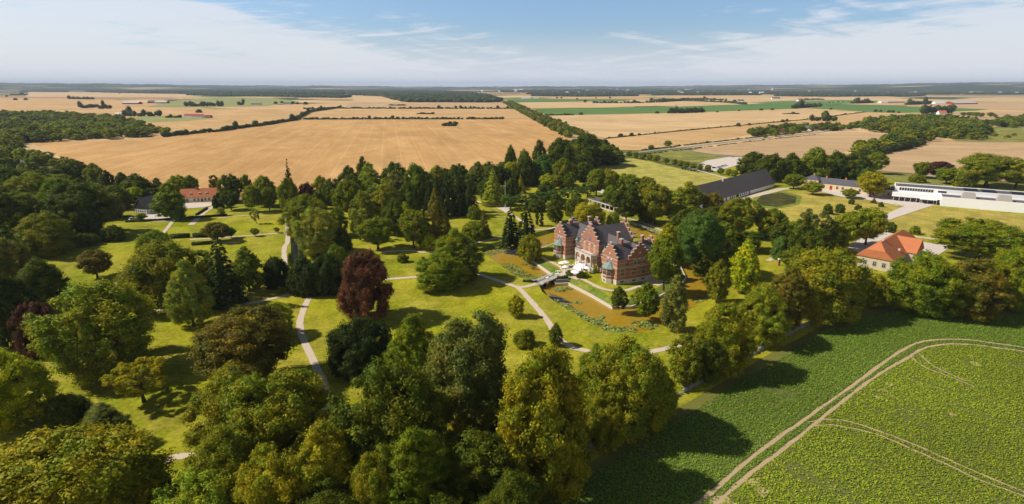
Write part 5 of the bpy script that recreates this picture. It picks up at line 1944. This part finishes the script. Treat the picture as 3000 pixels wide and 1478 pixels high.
# yellow house with slate roof
ya, yb = Vector(P(2396, 553)), Vector(P(2592, 576))
yh, YL = house('yellow_house', 'long yellow house with grey slate roof, brick chimneys and pavilion ends', 'house', ya, yb, 9.5, 5.0, 8.6, 'yellow', 'slateblue', chim=((4, .5, 1.3), (18, .5, 1.3), (46, .5, 1.3)), chim_mat='ochre',
               wins=[(x, 1.4, 1.5, 2.0) for x in (4, 14, 18, 24, 30, 36, 42, 48) if x < 56], doors=[(9.5, 1.9, 3.3, 'red'), (39, 1.9, 3.3, 'red')])
for x0, sz, hh in ((-11.5, 11.5, 7.0), (YL, 11.5, 5.6)):
    pv = MB().box(x0, x0 + sz, -1.5, sz - .5, -.1, hh).build('pavilion', M['yellow'], yh)
    c0, c1, y0, y1 = x0 - .4, x0 + sz + .4, -1.9, sz - .1
    cx, cy = (c0 + c1) / 2, (y0 + y1) / 2
    MB().add([(c0, y0, hh), (c1, y0, hh), (c1, y1, hh), (c0, y1, hh), (cx - .6, cy, hh + 3.2), (cx + .6, cy, hh + 3.2)], [(0, 1, 5, 4), (1, 2, 5), (2, 3, 4, 5), (3, 0, 4), (0, 3, 2, 1)]).build('pavilion_roof', M['slateblue'], pv)
    MB().box(cx - .45, cx + .45, cy - .45, cy + .45, hh + 2.4, hh + 4.3).build('chimney', M['ochre'], pv)
    for dx in (2.5, 5.75, 9.0):
        window(yh, x0 + dx, -1.5, 1.4, 1.3, 1.9, '-y')
        if hh > 6: window(yh, x0 + dx, -1.5, 4.4, 1.3, 1.6, '-y')
yw = MB().box(YL + 11.5, YL + 24, 3, 12, -.1, 4.6).build('side_wing', M['yellow'], yh)
MB().extr([(2.6, 4.5), (12.4, 4.5), (7.5, 8.2)], 'x', YL + 11.3, YL + 24.4).build('wing_roof', M['slateblue'], yw)

# house with orange tile roof on the right: half-hipped main range, cross gable
oA = Vector(P(2612, 800)); dirx = Vector((0.735, 0.678, 0)).normalized()
oB = oA + dirx * 44
oh, OL = house('orange_roofed_house', 'cream house with bright orange tile roof, half hips and cross gable by the field corner', 'house', oA, oB, 14.5, 5.6, 11.8, 'cream', 'tile', hip=4.5, over=.5, chim=((9, .52, .9), (14, .12, -4.6)), chim_mat='stone',
               wins=[(x, 1.6, 1.3, 2.0) for x in (4, 8, 12, 40)], doors=[(17, 2.2, 3.2, 'red')])
cg = MB().box(20, 33, -3.5, .2, -.1, 5.9).extr([(20, 5.9), (33, 5.9), (26.5, 10.9)], 'y', -3.5, -3.2).build('cross_wing', M['cream'], oh)
MB().add([(19.5, -4, 5.6), (33.5, -4, 5.6), (26.5, -4, 11.3), (19.5, 1, 5.6), (33.5, 1, 5.6), (26.5, 6.5, 11.35)], [(0, 2, 5, 3), (1, 4, 5, 2), (0, 1, 2), (0, 3, 4, 1), (3, 5, 4)]).build('cross_roof', M['tile'], cg)
window(oh, 26.5, -3.5, 1.6, 1.6, 2.2, '-y')
for y in (3.5, 7.2, 11):
    window(oh, 0, y, 1.6, 1.3, 2.0, '-x', 'coping')

# flat roofed pavilion
pA, pB = Vector(P(1726, 600)), Vector(P(1812, 627))
pvn = thing('flat_roofed_pavilion', 'low pavilion with flat dark roof on yellow posts beside the dense dark tree', 'pavilion', (pA.x, pA.y, 0), math.atan2((pB - pA).y, (pB - pA).x))
PL = (pB - pA).length
MB().box(-.4, PL + .4, -.6, 10.5, 3.6, 4.1).build('roof', M['darkroof'], pvn)
MB().box(-.5, PL + .5, -.72, -.58, 3.5, 4.2).box(-.54, -.4, -.58, 10.6, 3.5, 4.2).build('fascia', M['coping'], pvn)
MB().box(.3, PL, 4.5, 10.2, 0, 3.6).build('wall', M['glass'], pvn)
for i in range(8):
    x = .3 + (PL - .6) * i / 7
    MB().box(x - .3, x + .3, -.3, .3, 0, 3.55).build('post', M['yellow'], pvn)
MB().box(0, PL, -.4, -.1, 0, .9).build('low_wall', M['coping'], pvn)
for x in (PL * .4, PL * .55):
    MB().box(x - .7, x + .7, 3.6, 4.6, 4.1, 4.6).build('skylight', M['white'], pvn)


# museum: white flat roofed blocks
mA, mB = Vector(P(2754, 604)), Vector(P(3000, 625.5))
md = (mB - mA).normalized()
mus = thing('museum', 'white flat roofed museum of two long blocks with concrete skylights at the right edge', 'museum', (mA.x, mA.y, 0), math.atan2(md.y, md.x))
WL = 90.0


def roofbox(x0, x1, y0, y1, h, par=.55):
    wm = MB()
    t = .4
    wm.box(x0, x1, y0, y0 + t, -.1, h).box(x0, x1, y1 - t, y1, -.1, h).box(x0, x0 + t, y0 + t, y1 - t, -.1, h).box(x1 - t, x1, y0 + t, y1 - t, -.1, h)
    o = wm.build('wall', M['white'], mus)
    MB().box(x0 + t, x1 - t, y0 + t, y1 - t, h - par - .4, h - par).build('flat_roof', M['darkroof'], mus)
    return o


roofbox(0, WL, 0, 15.0, 6.6)
roofbox(-27, WL, 15.05, 34, 9.4)
# entrance volume left of the low block, hanging over glass
MB().box(-28.5, -.05, 4.0, 15.0, 3.4, 6.0).build('canopy', M['white'], mus)
MB().box(-27.5, -.2, 7.0, 15.0, -.1, 3.4).build('glazing', M['glass'], mus)
for i in range(9):
    x = -27.3 + 27 * i / 8
    MB().box(x - .12, x + .12, 4.3, 4.55, -.1, 3.4).build('post', M['steel'], mus)
MB().box(-12, -2, 1.0, 4.0, 3.2, 3.4).build('porch_roof', M['steel'], mus)
for x in (-11.8, -2.3):
    MB().box(x, x + .2, 1.1, 1.3, -.1, 3.2).build('post', M['steel'], mus)
gl = MB().box(-24.5, -4.0, 14.95, 15.05, 6.6, 8.6).build('window', M['glass'], mus)
mm = MB()
for i in range(14):
    x = -24.5 + 20.5 * i / 13
    mm.box(x - .1, x + .1, 14.85, 14.99, 6.6, 8.6)
mm.build('mullion', M['white'], gl)
MB().box(-1.5, 3.5, 14.9, 15.04, 7.0, 8.2).build('window', M['glass'], mus)
for x in (11, 30, 49, 68):
    MB().add([(x, 2.2, 6.1), (x + 8, 2.2, 6.1), (x + 8, 9, 6.1), (x, 9, 6.1), (x + 1.0, 3.6, 9.6), (x + 7.2, 3.6, 9.6), (x + 7.2, 9, 9.6), (x + 1.0, 9, 9.6)],
             [(0, 1, 5, 4), (1, 2, 6, 5), (2, 3, 7, 6), (3, 0, 4, 7), (4, 5, 6, 7), (0, 3, 2, 1)]).build('skylight', M['concrete'], mus)
for x in (14, 24, 40, 58, 75):
    for y in (20, 27):
        MB().add([(x, y, 8.85), (x + 8, y, 8.85), (x + 8, y + 3, 8.85), (x, y + 3, 8.85), (x, y + 3, 9.5), (x + 8, y + 3, 9.5)], [(0, 1, 5, 4), (1, 2, 5), (0, 4, 3), (2, 3, 4, 5), (0, 3, 2, 1)]).build('roof_glazing', M['glass'], mus)

# small building at the left edge, car yard
house('grey_roofed_building', 'low building with grey roof among trees at the left edge', 'house', P(42, 490), P(100, 488), 12, 3.2, 5.5, 'white', 'slateblue')
house('yard_building', 'small white flat building beside the gravel yard at the left', 'house', P(286, 574), P(322, 572), 6, 2.8, 3.4, 'white', 'slateblue')

# far farms: (label, a px, b px, width, eave, ridge, wall, roof)
for nm, lab, cat, a, b, wd, ev, rg_, wl, rf in [
    ('farm_barn', 'left red barn with pale roof among the far left fields', 'barn', (358, 306), (405, 306.3), 26, 6, 12, 'red', 'coping'),
    ('farm_barn', 'middle red walled barn in the far left fields', 'barn', (432, 303), (455, 303), 26, 6, 13, 'red', 'darkroof'),
    ('farm_barn', 'right red gabled barn with pale roof in the far left fields', 'barn', (452, 303.5), (488, 303.5), 26, 5, 12, 'red', 'coping'),
    ('farmhouse', 'white gabled house with pale blue roof beside the left wood', 'house', (336, 340), (352, 341.5), 9, 4, 9, 'white', 'coping'),
    ('farmhouse', 'white house of the red roofed farm in the left fields', 'house', (539, 344), (560, 344.5), 9, 4, 8.5, 'white', 'red'),
    ('farm_barn', 'long dark red farm wing in the left fields', 'barn', (560, 345), (592, 345.5), 11, 4, 9, 'white', 'red'),
    ('farmhouse', 'dark roofed outhouse at the right of the left farm', 'house', (600, 346), (618, 346), 9, 3, 7, 'wood', 'red'),
    ('farmhouse', 'pale cottage between the bushes right of the pale green field', 'house', (735, 309), (765, 309), 10, 4, 8, 'white', 'slate'),
    ('farmhouse', 'white cottage nearest the hedge corner far left', 'house', (830, 307), (850, 307), 10, 4, 9, 'white', 'slate'),
    ('farmhouse', 'orange roofed house in the copse beside the road', 'house', (2286, 396), (2300, 395), 8, 4, 10, 'white', 'tile'),
    ('farmhouse', 'grey and white house in the roadside copse right end', 'house', (2352, 383), (2376, 385), 9, 4, 9, 'white', 'slateblue'),
    ('farmhouse', 'pink orange roofed farmhouse among far right trees', 'house', (2752, 336), (2774, 336), 14, 4, 11, 'white', 'tile'),
    ('farm_shed', 'very long pale roofed shed far right, right part', 'shed', (2797, 306.5), (2865, 305.5), 55, 5, 13, 'red', 'coping'),
    ('farm_shed', 'pale roofed shed far right, middle part', 'shed', (2740, 305.5), (2795, 306), 55, 5, 13, 'offwhite', 'coping'),
    ('farm_shed', 'grey low shed left of the very long pale sheds', 'shed', (2603, 302), (2648, 301.5), 40, 4, 9, 'wood', 'concrete'),
    ('farm_shed', 'white gabled shed with open doors left of the pale sheds', 'shed', (2582, 302.5), (2602, 302.5), 30, 5, 9, 'white', 'coping'),
    ('farm_shed', 'pale farm shed beyond the first green field', 'shed', (1528, 291.5), (1555, 291.5), 24, 5, 11, 'white', 'coping'),
    ('farm_shed', 'second pale farm shed beyond the first green field', 'shed', (1562, 291), (1578, 291), 24, 5, 9, 'offwhite', 'coping'),
    ('farmhouse', 'grey roofed house before the far village fields', 'house', (2160, 298), (2180, 298), 14, 4, 10, 'white', 'slateblue'),
    ('farmhouse', 'blackened roof white house beside the far village row', 'house', (2262, 291), (2286, 291), 18, 5, 12, 'white', 'slate'),
    ('farmhouse', 'pale house with reddish roof above the second green field', 'house', (2340, 297.5), (2360, 297), 16, 5, 11, 'white', 'tile'),
    ('farm_shed', 'long white roofed hall near the right horizon', 'shed', (2853, 274), (2893, 273.5), 70, 8, 16, 'white', 'coping'),
]:
    house(nm, lab, cat, P(*a), P(*b), wd, ev, rg_, wl, rf, over=.6)
# distant church
X, Y, _ = P(2268, 269)
ch, _ = house('church', 'white church with orange roof and tower on the right horizon', 'church', (X - 6, Y), (X + 45, Y), 26, 18, 38, 'white', 'tile')
tw = MB().box(-22, -2, 2, 22, 0, 48).build('tower', M['white'], ch)
MB().add([(-23, 1, 48), (-1, 1, 48), (-1, 23, 48), (-23, 23, 48), (-12, 12, 66)], [(0, 1, 4), (1, 2, 4), (2, 3, 4), (3, 0, 4), (0, 3, 2, 1)]).build('tower_roof', M['tile'], tw)
vr = random.Random(21)
for i in range(80):
    x = vr.uniform(1400, 2980)
    y = vr.choice((262, 264, 266, 268, 271, 275)) + vr.uniform(-.7, .7)
    X, Y, _ = P(x, y)
    c = vr.choice(('white', 'white', 'tile'))
    lab = {'white': 'tiny pale house among the trees near the right horizon', 'tile': 'tiny orange roofed house among the trees near the right horizon'}[c]
    Lh = Y / 420 * vr.uniform(.6, 1.6)
    hh = 8 + Y / 1400
    o = MB().box(-Lh, Lh, -8, 8, 0, hh).extr([(-9, hh), (9, hh), (0, hh * 1.5)], 'x', -Lh, Lh).build('village_house', M[c], None, (X, Y, 0))
    tag(o, lab, 'house', {'white': 'pale village houses near the horizon', 'tile': 'orange roofed village houses near the horizon'}[c])

# ------------------------------------------------------------------ clipped hedges, canal, walls
def clipped(label, a, b, wd, h, px=True):
    A, B = Vector(P(*a)), Vector(P(*b))
    d = (B - A)
    L = d.length
    rg = np.random.default_rng(int(a[0]))
    m = int(L * (2 * h + wd) * 14)
    f = rg.random(m)
    pos = np.zeros((m, 3)); nr = np.zeros((m, 3))
    pos[:, 0] = rg.random(m) * L
    side = f < 0.35
    s2 = (f >= .35) & (f < .65)
    topm = f >= .65
    pos[side, 1] = -wd / 2; nr[side, 1] = -1; pos[side, 2] = rg.random(side.sum()) * h
    pos[s2, 1] = wd / 2; nr[s2, 1] = 1; pos[s2, 2] = rg.random(s2.sum()) * h
    pos[topm, 1] = (rg.random(topm.sum()) - .5) * wd; pos[topm, 2] = h; nr[topm, 2] = 1
    pos += rg.normal(size=pos.shape) * .05
    nr += rg.normal(size=nr.shape) * .35
    nr /= np.linalg.norm(nr, axis=1)[:, None]
    bx = MB().box(0, L, -wd / 2 + .05, wd / 2 - .05, 0, h - .05)
    tri = np.array([t for f_ in bx.f for t in ((f_[0], f_[1], f_[2]), (f_[0], f_[2], f_[3]))])
    me = quad_mesh('clipped_hedge', cards(rg, pos, nr, np.full(m, .22)), M['leaf'], (np.array(bx.v), tri))
    o = bpy.data.objects.new('clipped_hedge', me)
    COL.objects.link(o)
    o.location = A
    o.rotation_euler = (0, 0, math.atan2(d.y, d.x))
    o.color = (.04, .062, .014, 1)
    tag(o, label, 'hedge')


clipped('clipped hedge left of the gap on the upper lawn', (500, 699), (556, 696), 2.2, 2.2)
clipped('clipped hedge right of the gap on the upper lawn', (567, 696), (608, 695), 2.2, 2.2)
clipped('clipped hedge along the lower side of the garden path', (563, 719), (622, 715), 2.0, 1.6)
clipped('long low hedge before the timbered barn yard', (368, 652), (504, 646), 1.2, 1.3)
clipped('long low hedge before the white house lawn', (515, 644), (666, 633), 1.2, 1.3)
clipped('short hedge along the drive to the white house', (575, 632), (607, 612), 1.2, 1.1)
clipped('low hedge on the near side of the moat bridge', (1532, 826), (1572, 829), 1.0, 0.9)
clipped('low hedge above the dark bridge abutment', (1632, 817), (1664, 816), 1.2, 0.9)
clipped('tall narrow hedge running along the right of the canal', (869, 668), (884, 770), 2.0, 1.8)
field('canal', [(851, 661), (864, 661), (875, 776), (853, 776)], M['glass'], 0.17)

# boundary wall of field stones
def stone_wall(label, px, h=1.3, wd=.9):
    pts = smooth_line([P2(*p) for p in px], 8)
    rg = random.Random(4)
    mb = MB()
    for a, b in zip(pts[:-1], pts[1:]):
        L = (b - a).length
        k = max(1, int(L / .75))
        for i in range(k):
            c = a + (b - a) * ((i + .5) / k)
            for j, z in enumerate((.3, .75, 1.1)):
                if rg.random() < (.05, .1, .3)[j]: continue
                s = rg.uniform(.34, .5)
                mb.blob((c.x + rg.uniform(-.3, .3), c.y + rg.uniform(-.3, .3), z), (s * 1.1, s * 1.1, s * .72), rg.randrange(99999), .22, 1)
    tag(mb.build('field_stone_wall', M['fieldstone']), label, 'wall')


stone_wall('long grey field stone wall between the tree row and the crop field', [(1512, 1432), (1690, 1338), (1772, 1290), (1900, 1212), (2000, 1153), (2134, 1078), (2217, 1034), (2323, 975), (2441, 916), (2520, 884)])
stone_wall('rough stone edging on the far bank of the moat', [(1838, 652), (1880, 666), (1935, 688)])

# bridge with white railings over the near moat arm
bA, bB = Vector(P(1575, 832)), Vector(P(1628, 810))
bd_ = (bB - bA)
BL = bd_.length
bri = thing('footbridge', 'white railed wooden footbridge crossing the moat to the castle', 'bridge', (bA.x, bA.y, 0), math.atan2(bd_.y, bd_.x))
MB().box(-.5, BL + .5, -1.9, 1.9, -.25, .22).build('deck', M['concrete'], bri)
for s in (-1, 1):
    rl = MB()
    for z in (.55, .85, 1.15):
        rl.box(0, BL, s * 1.85 - .05, s * 1.85 + .05, z, z + .10)
    for k in range(9):
        x = BL * k / 8
        rl.box(x - .07, x + .07, s * 1.85 - .08, s * 1.85 + .08, .2, 1.3)
    rl.build('railing', M['white'], bri)
for x in (BL * .3, BL * .7):
    MB().box(x - .2, x + .2, -1.6, 1.6, -2.4, -.25).build('pier', M['timber'], bri)
gt = MB()
for z in (.3, .7, 1.1):
    gt.box(-.06, .06, -3.0, -1.95, z, z + .1).box(-.06, .06, 1.95, 3.0, z, z + .1)
gt.build('end_panel', M['white'], bri)
# abutment
aA, aB = P(1630, 822), P(1666, 820)
mb = MB()
mb.box(0, (Vector(aB) - Vector(aA)).length, -.25, .25, -2.4, .35)
ab = mb.build('abutment_wall', M['fieldstone'], None, aA)
ab.rotation_euler = (0, 0, math.atan2(aB[1] - aA[1], aB[0] - aA[0]))
tag(ab, 'dark mossy stone abutment beside the footbridge', 'wall')

# lily pads along the near banks
def lilies():
    rg = random.Random(6)
    mb = MB()
    spots = [(1648, 898, 3.2), (1660, 906, 3.2), (1625, 884, 2), (1690, 922, 4), (1702, 930, 3), (1742, 948, 4.4), (1732, 944, 4), (1785, 970, 4), (1770, 966, 4.5), (1815, 973, 3.6), (1835, 968, 3.5), (1640, 850, 2.6), (1665, 846, 1.6), (1880, 950, 4), (1900, 955, 3.5),
             (1500, 790, 5), (1515, 800, 5), (1530, 808, 5), (1490, 780, 4), (1545, 816, 4), (1535, 775, 2), (1558, 782, 1.5), (1470, 735, 4), (1500, 730, 4), (1430, 745, 4), (1693, 888, 1.4), (1762, 930, 1.2), (2050, 880, 4), (2080, 868, 3), (1580, 817, 3), (1598, 812, 2.5)]
    wat_o, wat_i = offset(mo, -0.2), offset(mi, 0.4)
    for x, y, r in spots:
        c = P(x, y, WZ)
        for k in range(int(24 * r)):
            a, q = rg.uniform(0, 6.28), r * math.sqrt(rg.random())
            X, Y = c[0] + q * math.cos(a), c[1] + q * math.sin(a)
            if not inside((X, Y), wat_o) or inside((X, Y), wat_i):
                continue
            s = rg.uniform(.2, .5)
            z = WZ + .03 + rg.random() * .35
            tilt = rg.uniform(-.5, .5)
            t2 = rg.uniform(-.5, .5)
            pts = [(X + s * math.cos(t), Y + s * math.sin(t), z + s * (tilt * math.cos(t) + t2 * math.sin(t))) for t in [6.283 * j / 6 for j in range(6)]]
            mb.add(pts, [(0, 1, 2, 3, 4, 5)])
    tag(mb.build('lily_pads', M['lily']), 'green and whitish lily pads floating along the moat banks', 'lily pads', kind='stuff')


lilies()

# ------------------------------------------------------------------ small furniture
# flagpole
fx, fy, _ = P(1480, 611)
fp = thing('flagpole', 'tall white flagpole on the little plaza behind the castle', 'flagpole', (fx, fy, 0))
hf = hgt(1480, 611, 531)
MB().tube((0, 0, 0), (0, 0, hf), .16, .07, 8).build('pole', M['white'], fp)
MB().lathe([(.05, hf), (.16, hf + .1), (.16, hf + .22), (.03, hf + .34)], 8).build('finial', M['ochre'], fp)
MB().lathe([(.5, 0), (.5, .3), (.25, .4)], 8).build('base', M['concrete'], fp)


def bench(x, y, label, rz=0, group=None):
    X, Y, _ = P(x, y)
    b = thing('bench', label, 'bench', (X, Y, 0), rz, group)
    MB().box(-.9, .9, -.25, .25, .42, .48).build('seat', M['white'], b)
    MB().box(-.9, .9, .25, .31, .5, .95).build('backrest', M['white'], b)
    for s in (-1, 1):
        MB().box(s * .8 - .05, s * .8 + .05, -.25, .3, 0, .42).build('leg', M['white'], b)
    return b


bench(1295, 840, 'white bench on the lawn before the wide green tree', .3)
bench(2629, 603, 'white bench on the museum forecourt', 0)
bench(2622, 600, 'second white bench on the forecourt, nearer the yellow house', 0)
bench(851, 853, 'white bench beside the path below the dark yews', R(180))

# gate pillar
gx, gy, _ = P(2281, 779)
gp = thing('gate_pillar', 'red brick gate pillar with white cap beside the wide olive tree', 'pillar', (gx, gy, 0))
MB().box(-.45, .45, -.45, .45, 0, 3.0).build('shaft', M['brick'], gp)
MB().box(-.6, .6, -.6, .6, 3.0, 3.25).add([(-.55, -.55, 3.25), (.55, -.55, 3.25), (.55, .55, 3.25), (-.55, .55, 3.25), (0, 0, 3.7)], [(0, 1, 4), (1, 2, 4), (2, 3, 4), (3, 0, 4)]).build('cap', M['white'], gp)

# white cabinet by the loggia
wx, wy, _ = P(1736, 799)
wc = thing('white_cabinet', 'white box shaped cabinet against the castle loggia', 'cabinet', (wx, wy, 0), R(-63))
MB().box(-1.1, 1.1, -.9, .9, .08, 2.1).build('body', M['white'], wc)
MB().box(-1.2, 1.2, -1.0, 1.0, 2.1, 2.25).build('lid', M['coping'], wc)
MB().box(-1.0, 1.0, -.8, .8, 0, .08).build('plinth', M['concrete'], wc)

# parasols and terrace tables
def parasol(x, y, label, rad=1.6):
    X, Y, _ = P(x, y)
    p = thing('parasol', label, 'parasol', (X, Y, 0), rnd.uniform(0, 1), 'white parasols before the castle')
    MB().lathe([(rad, 2.35), (rad * .55, 2.75), (.06, 3.1)], 8).build('canopy', M['canvas'], p)
    MB().tube((0, 0, 0), (0, 0, 3.15), .04, .04, 6).build('pole', M['wood'], p)
    MB().lathe([(.4, 0), (.4, .1), (.1, .15)], 8).build('base', M['concrete'], p)


parasol(1656, 783, 'white parasol on the castle lawn nearest the left bay', 2.0)
parasol(1646, 785, 'white parasol on the castle lawn partly behind another one', 1.8)
parasol(1657, 797, 'white parasol at the edge of the terrace before the left bush')
parasol(1686, 812, 'white parasol in front of the castle steps', 2.3)
parasol(1719, 800, 'white parasol standing right before the loggia arches', 1.7)


def make_chair():
    c = thing('garden_chair', 'white garden chair at the first terrace table before the castle', 'chair', (0, 0, 0), 0, 'garden chairs')
    MB().box(-.25, .25, -.25, .25, .42, .47).build('seat', M['white'], c)
    MB().box(-.25, .25, .2, .25, .47, .95).build('backrest', M['white'], c)
    for a in (-.21, .21):
        for b in (-.21, .21):
            MB().box(a - .03, a + .03, b - .03, b + .03, 0, .42).build('leg', M['white'], c)
    return c


chair0 = make_chair()
used = [False]
TAB = [('left lawn parasols', 1648, 789), ('terrace edge parasol', 1661, 801), ('moat side lawn', 1634, 799), ('lawn corner by the bridge', 1630, 807), ('hedge above the abutment', 1652, 809), ('castle steps parasol', 1690, 804), ('deck of the footbridge', 1601, 820)]
for nm, x, y in TAB:
    X, Y, _ = P(x, y)
    zt = .22 if 'footbridge' in nm else (.17 if 'steps' in nm or 'edge' in nm else 0.03)
    t = thing('garden_table', f'small white garden table at the {nm}', 'table', (X, Y, zt), 0, 'garden tables')
    MB().lathe([(.55, .70), (.55, .74)], 12).build('tabletop', M['white'], t)
    MB().tube((0, 0, .02), (0, 0, .7), .05, .05, 6).build('leg', M['steel'], t)
    MB().lathe([(.28, 0), (.28, .04)], 8).build('base', M['steel'], t)
    for k in range(3):
        a = k * 2.09 + x
        c = chair0 if not used[0] else copy_tree(chair0)
        used[0] = True
        c.location = (X + .85 * math.cos(a), Y + .85 * math.sin(a), zt)
        c.rotation_euler = (0, 0, a - math.pi / 2)
        c['label'] = f'white garden chair round the table at the {nm}'
        c['group'] = f'garden chairs at the {nm}'


# cars
def make_car(col, label, x, y, rz, group=None, z=.2):
    X, Y, _ = P(x, y)
    c = thing('parked_car', label, 'car', (X, Y, z), rz, group)
    pm = paint('car_paint', col)
    L, Wd = 4.4, 1.8
    side = [(-2.2, .35), (-2.2, .8), (-1.95, .95), (2.0, .78), (2.2, .6), (2.2, .35)]
    MB().extr([(-h, z_) for h, z_ in side], 'y', -.9, .9).build('body', pm, c)
    cabp = [(-1.9, .93), (-1.55, 1.42), (.2, 1.45), (1.0, .87)]
    q = [(h, -.8 if z_ < 1.2 else -.65, z_) for h, z_ in cabp] + [(h, .8 if z_ < 1.2 else .65, z_) for h, z_ in cabp]
    MB().add(q, [(0, 1, 2, 3), (7, 6, 5, 4), (0, 1, 5, 4), (2, 3, 7, 6), (3, 0, 4, 7)]).build('window_band', M['glass'], c)
    MB().add([(-1.58, -.67, 1.41), (.22, -.67, 1.44), (.22, .67, 1.44), (-1.58, .67, 1.41), (-1.5, -.6, 1.5), (.12, -.6, 1.52), (.12, .6, 1.52), (-1.5, .6, 1.5)],
             [(0, 1, 5, 4), (1, 2, 6, 5), (2, 3, 7, 6), (3, 0, 4, 7), (4, 5, 6, 7), (0, 3, 2, 1)]).build('roof', pm, c)
    for sx_ in (-1.35, 1.35):
        for sy in (-.82, .82):
            MB().tube((sx_, sy - .1, .32), (sx_, sy + .1, .32), .32, .32, 12).build('wheel', M['rubber'], c)
    for sy in (-.6, .6):
        MB().box(2.1, 2.22, sy - .2, sy + .2, .55, .68).build('headlight', M['steel'], c)
    return c


make_car((.10, .32, .70), 'bright blue car parked beside the castle', 1916, 797, R(25))
make_car((.03, .03, .035), 'dark car parked just below the bright blue car', 1926, 806, R(25))
make_car((.10, .14, .3), 'dark blue car beside the low hedge left of the timbered barn', 374, 640, R(20))
make_car((.6, .6, .62), 'pale silver car in the yard left of the timbered barn', 390, 645, R(60))
CC = {'silver': (.55, .56, .58), 'white': (.8, .8, .8), 'black': (.02, .02, .025), 'grey': (.2, .2, .22), 'dark blue': (.04, .06, .15), 'red': (.35, .03, .03)}
for i, (x, y, cn) in enumerate([(2000, 497, 'black'), (2008, 498, 'dark blue'), (2016, 500, 'grey'), (2025, 502, 'black'), (2034, 503, 'black'), (2042, 505, 'grey'), (2052, 484, 'white'), (2059, 484, 'white'), (2074, 501, 'silver'), (2082, 502, 'white'), (2092, 494, 'dark blue'),
                                (2105, 493, 'silver'), (2112, 491, 'white'), (2118, 489, 'silver'), (2125, 487, 'white')]):
    make_car(CC[cn], f'{cn} car in the car park row beyond the meadow, {ORD[i]} from the left', x, y, R(70) if i < 6 else R(20), 'cars in the car park')
for i, (x, y) in enumerate([(2925, 706), (2950, 700), (2975, 704)]):
    X, Y, _ = P(x, y)
    v = thing('camper_van', f"white camper van seen through the wide oak, {('leftmost', 'middle', 'rightmost')[i]} of three", 'van', (X, Y, .1), R(30 + 12 * i), 'white camper vans behind the oak')
    MB().extr([(-3, .4), (3, .4), (3.2, 1.3), (2.3, 1.6), (1.9, 2.5), (-3, 2.7)], 'y', -1.1, 1.1).build('body', M['white'], v)
    MB().box(-2, 1.2, -1.13, 1.13, 1.5, 2.1).build('window', M['glass'], v)
    for sx_ in (-1.9, 2.0):
        for sy in (-1.0, 1.0):
            MB().tube((sx_, sy - .12, .38), (sx_, sy + .12, .38), .38, .38, 10).build('wheel', M['rubber'], v)


# people on the bench by the path
def person(x, y, label, top, rz, sit=True, dx=0.0):
    X, Y, _ = P(x, y)
    p = thing('person', label, 'person', (X, Y, .03), rz)
    if sit:
        J = [(0, 0, .52), (0, .03, .75), (0, .02, 1.0), (0, 0, 1.14), (0, -.02, 1.24), (0, -.02, 1.36),
             (.1, -.02, .52), (.12, -.42, .54), (.12, -.44, .09), (.12, -.58, .06), (-.1, -.02, .52), (-.12, -.42, .54), (-.12, -.44, .09), (-.12, -.58, .06),
             (.19, .02, 1.06), (.25, -.02, .80), (.17, -.22, .62), (-.19, .02, 1.06), (-.25, -.02, .80), (-.17, -.22, .62)]
    else:
        J = [(0, 0, .95), (0, 0, 1.15), (0, 0, 1.35), (0, 0, 1.48), (0, -.01, 1.56), (0, -.02, 1.68),
             (.09, 0, .92), (.11, -.05, .5), (.11, 0, .08), (.11, -.16, .05), (-.09, 0, .92), (-.11, .05, .5), (-.11, .1, .08), (-.11, -.06, .05),
             (.19, 0, 1.42), (.26, .02, 1.14), (.27, -.08, .9), (-.19, 0, 1.42), (-.26, .02, 1.14), (-.27, -.08, .9)]
    E_ = [(0, 1), (1, 2), (2, 3), (3, 4), (4, 5), (0, 6), (6, 7), (7, 8), (8, 9), (0, 10), (10, 11), (11, 12), (12, 13), (2, 14), (14, 15), (15, 16), (2, 17), (17, 18), (18, 19)]
    Rd = [.13, .14, .15, .06, .055, .1, .09, .065, .045, .04, .09, .065, .045, .04, .06, .045, .035, .06, .045, .035]
    me = bpy.data.meshes.new('body')
    me.from_pydata(J, E_, [])
    o = bpy.data.objects.new('body', me)
    COL.objects.link(o)
    o.parent = p
    sm = o.modifiers.new('skin', 'SKIN')
    me.skin_vertices[0].data[0].use_root = True
    for i, r_ in enumerate(Rd):
        me.skin_vertices[0].data[i].radius = (r_, r_)
    s2 = o.modifiers.new('sub', 'SUBSURF')
    s2.levels = s2.render_levels = 1
    me.materials.append(paint('shirt', top))
    hd = J[5]
    MB().blob((hd[0], hd[1], hd[2] + .02), (.085, .1, .12), 1, .02, 2).build('face', M['skin'], p)
    MB().blob((hd[0], hd[1] + .03, hd[2] + .07), (.095, .10, .10), 2, .04, 2).build('hair', M['hair'], p)


bx_, by_, _ = P(851, 853)
person(849, 853, 'person in a pink top sitting on the white bench below the yews, left of two', (.6, .3, .3), R(180))
person(853.5, 853, 'person in a pale shirt sitting on the white bench below the yews, right of two', (.7, .68, .66), R(180))

# ------------------------------------------------------------------ haze
hb = MB().box(-46000, 46000, -46000, 46000, -4.0, 320.0)
hm = bpy.data.materials.new('air')
hm.use_nodes = True
ht = NT(hm.node_tree)
vo_ = ht.n('ShaderNodeVolumePrincipled', {'Color': (.66, .79, 1.0, 1), 'Density': 0.00004, 'Anisotropy': 0.0})
om_ = ht.n('ShaderNodeOutputMaterial')
hm.node_tree.links.new(vo_.outputs[0], om_.inputs['Volume'])
ho = hb.build('haze', hm)
ho['kind'] = 'stuff'
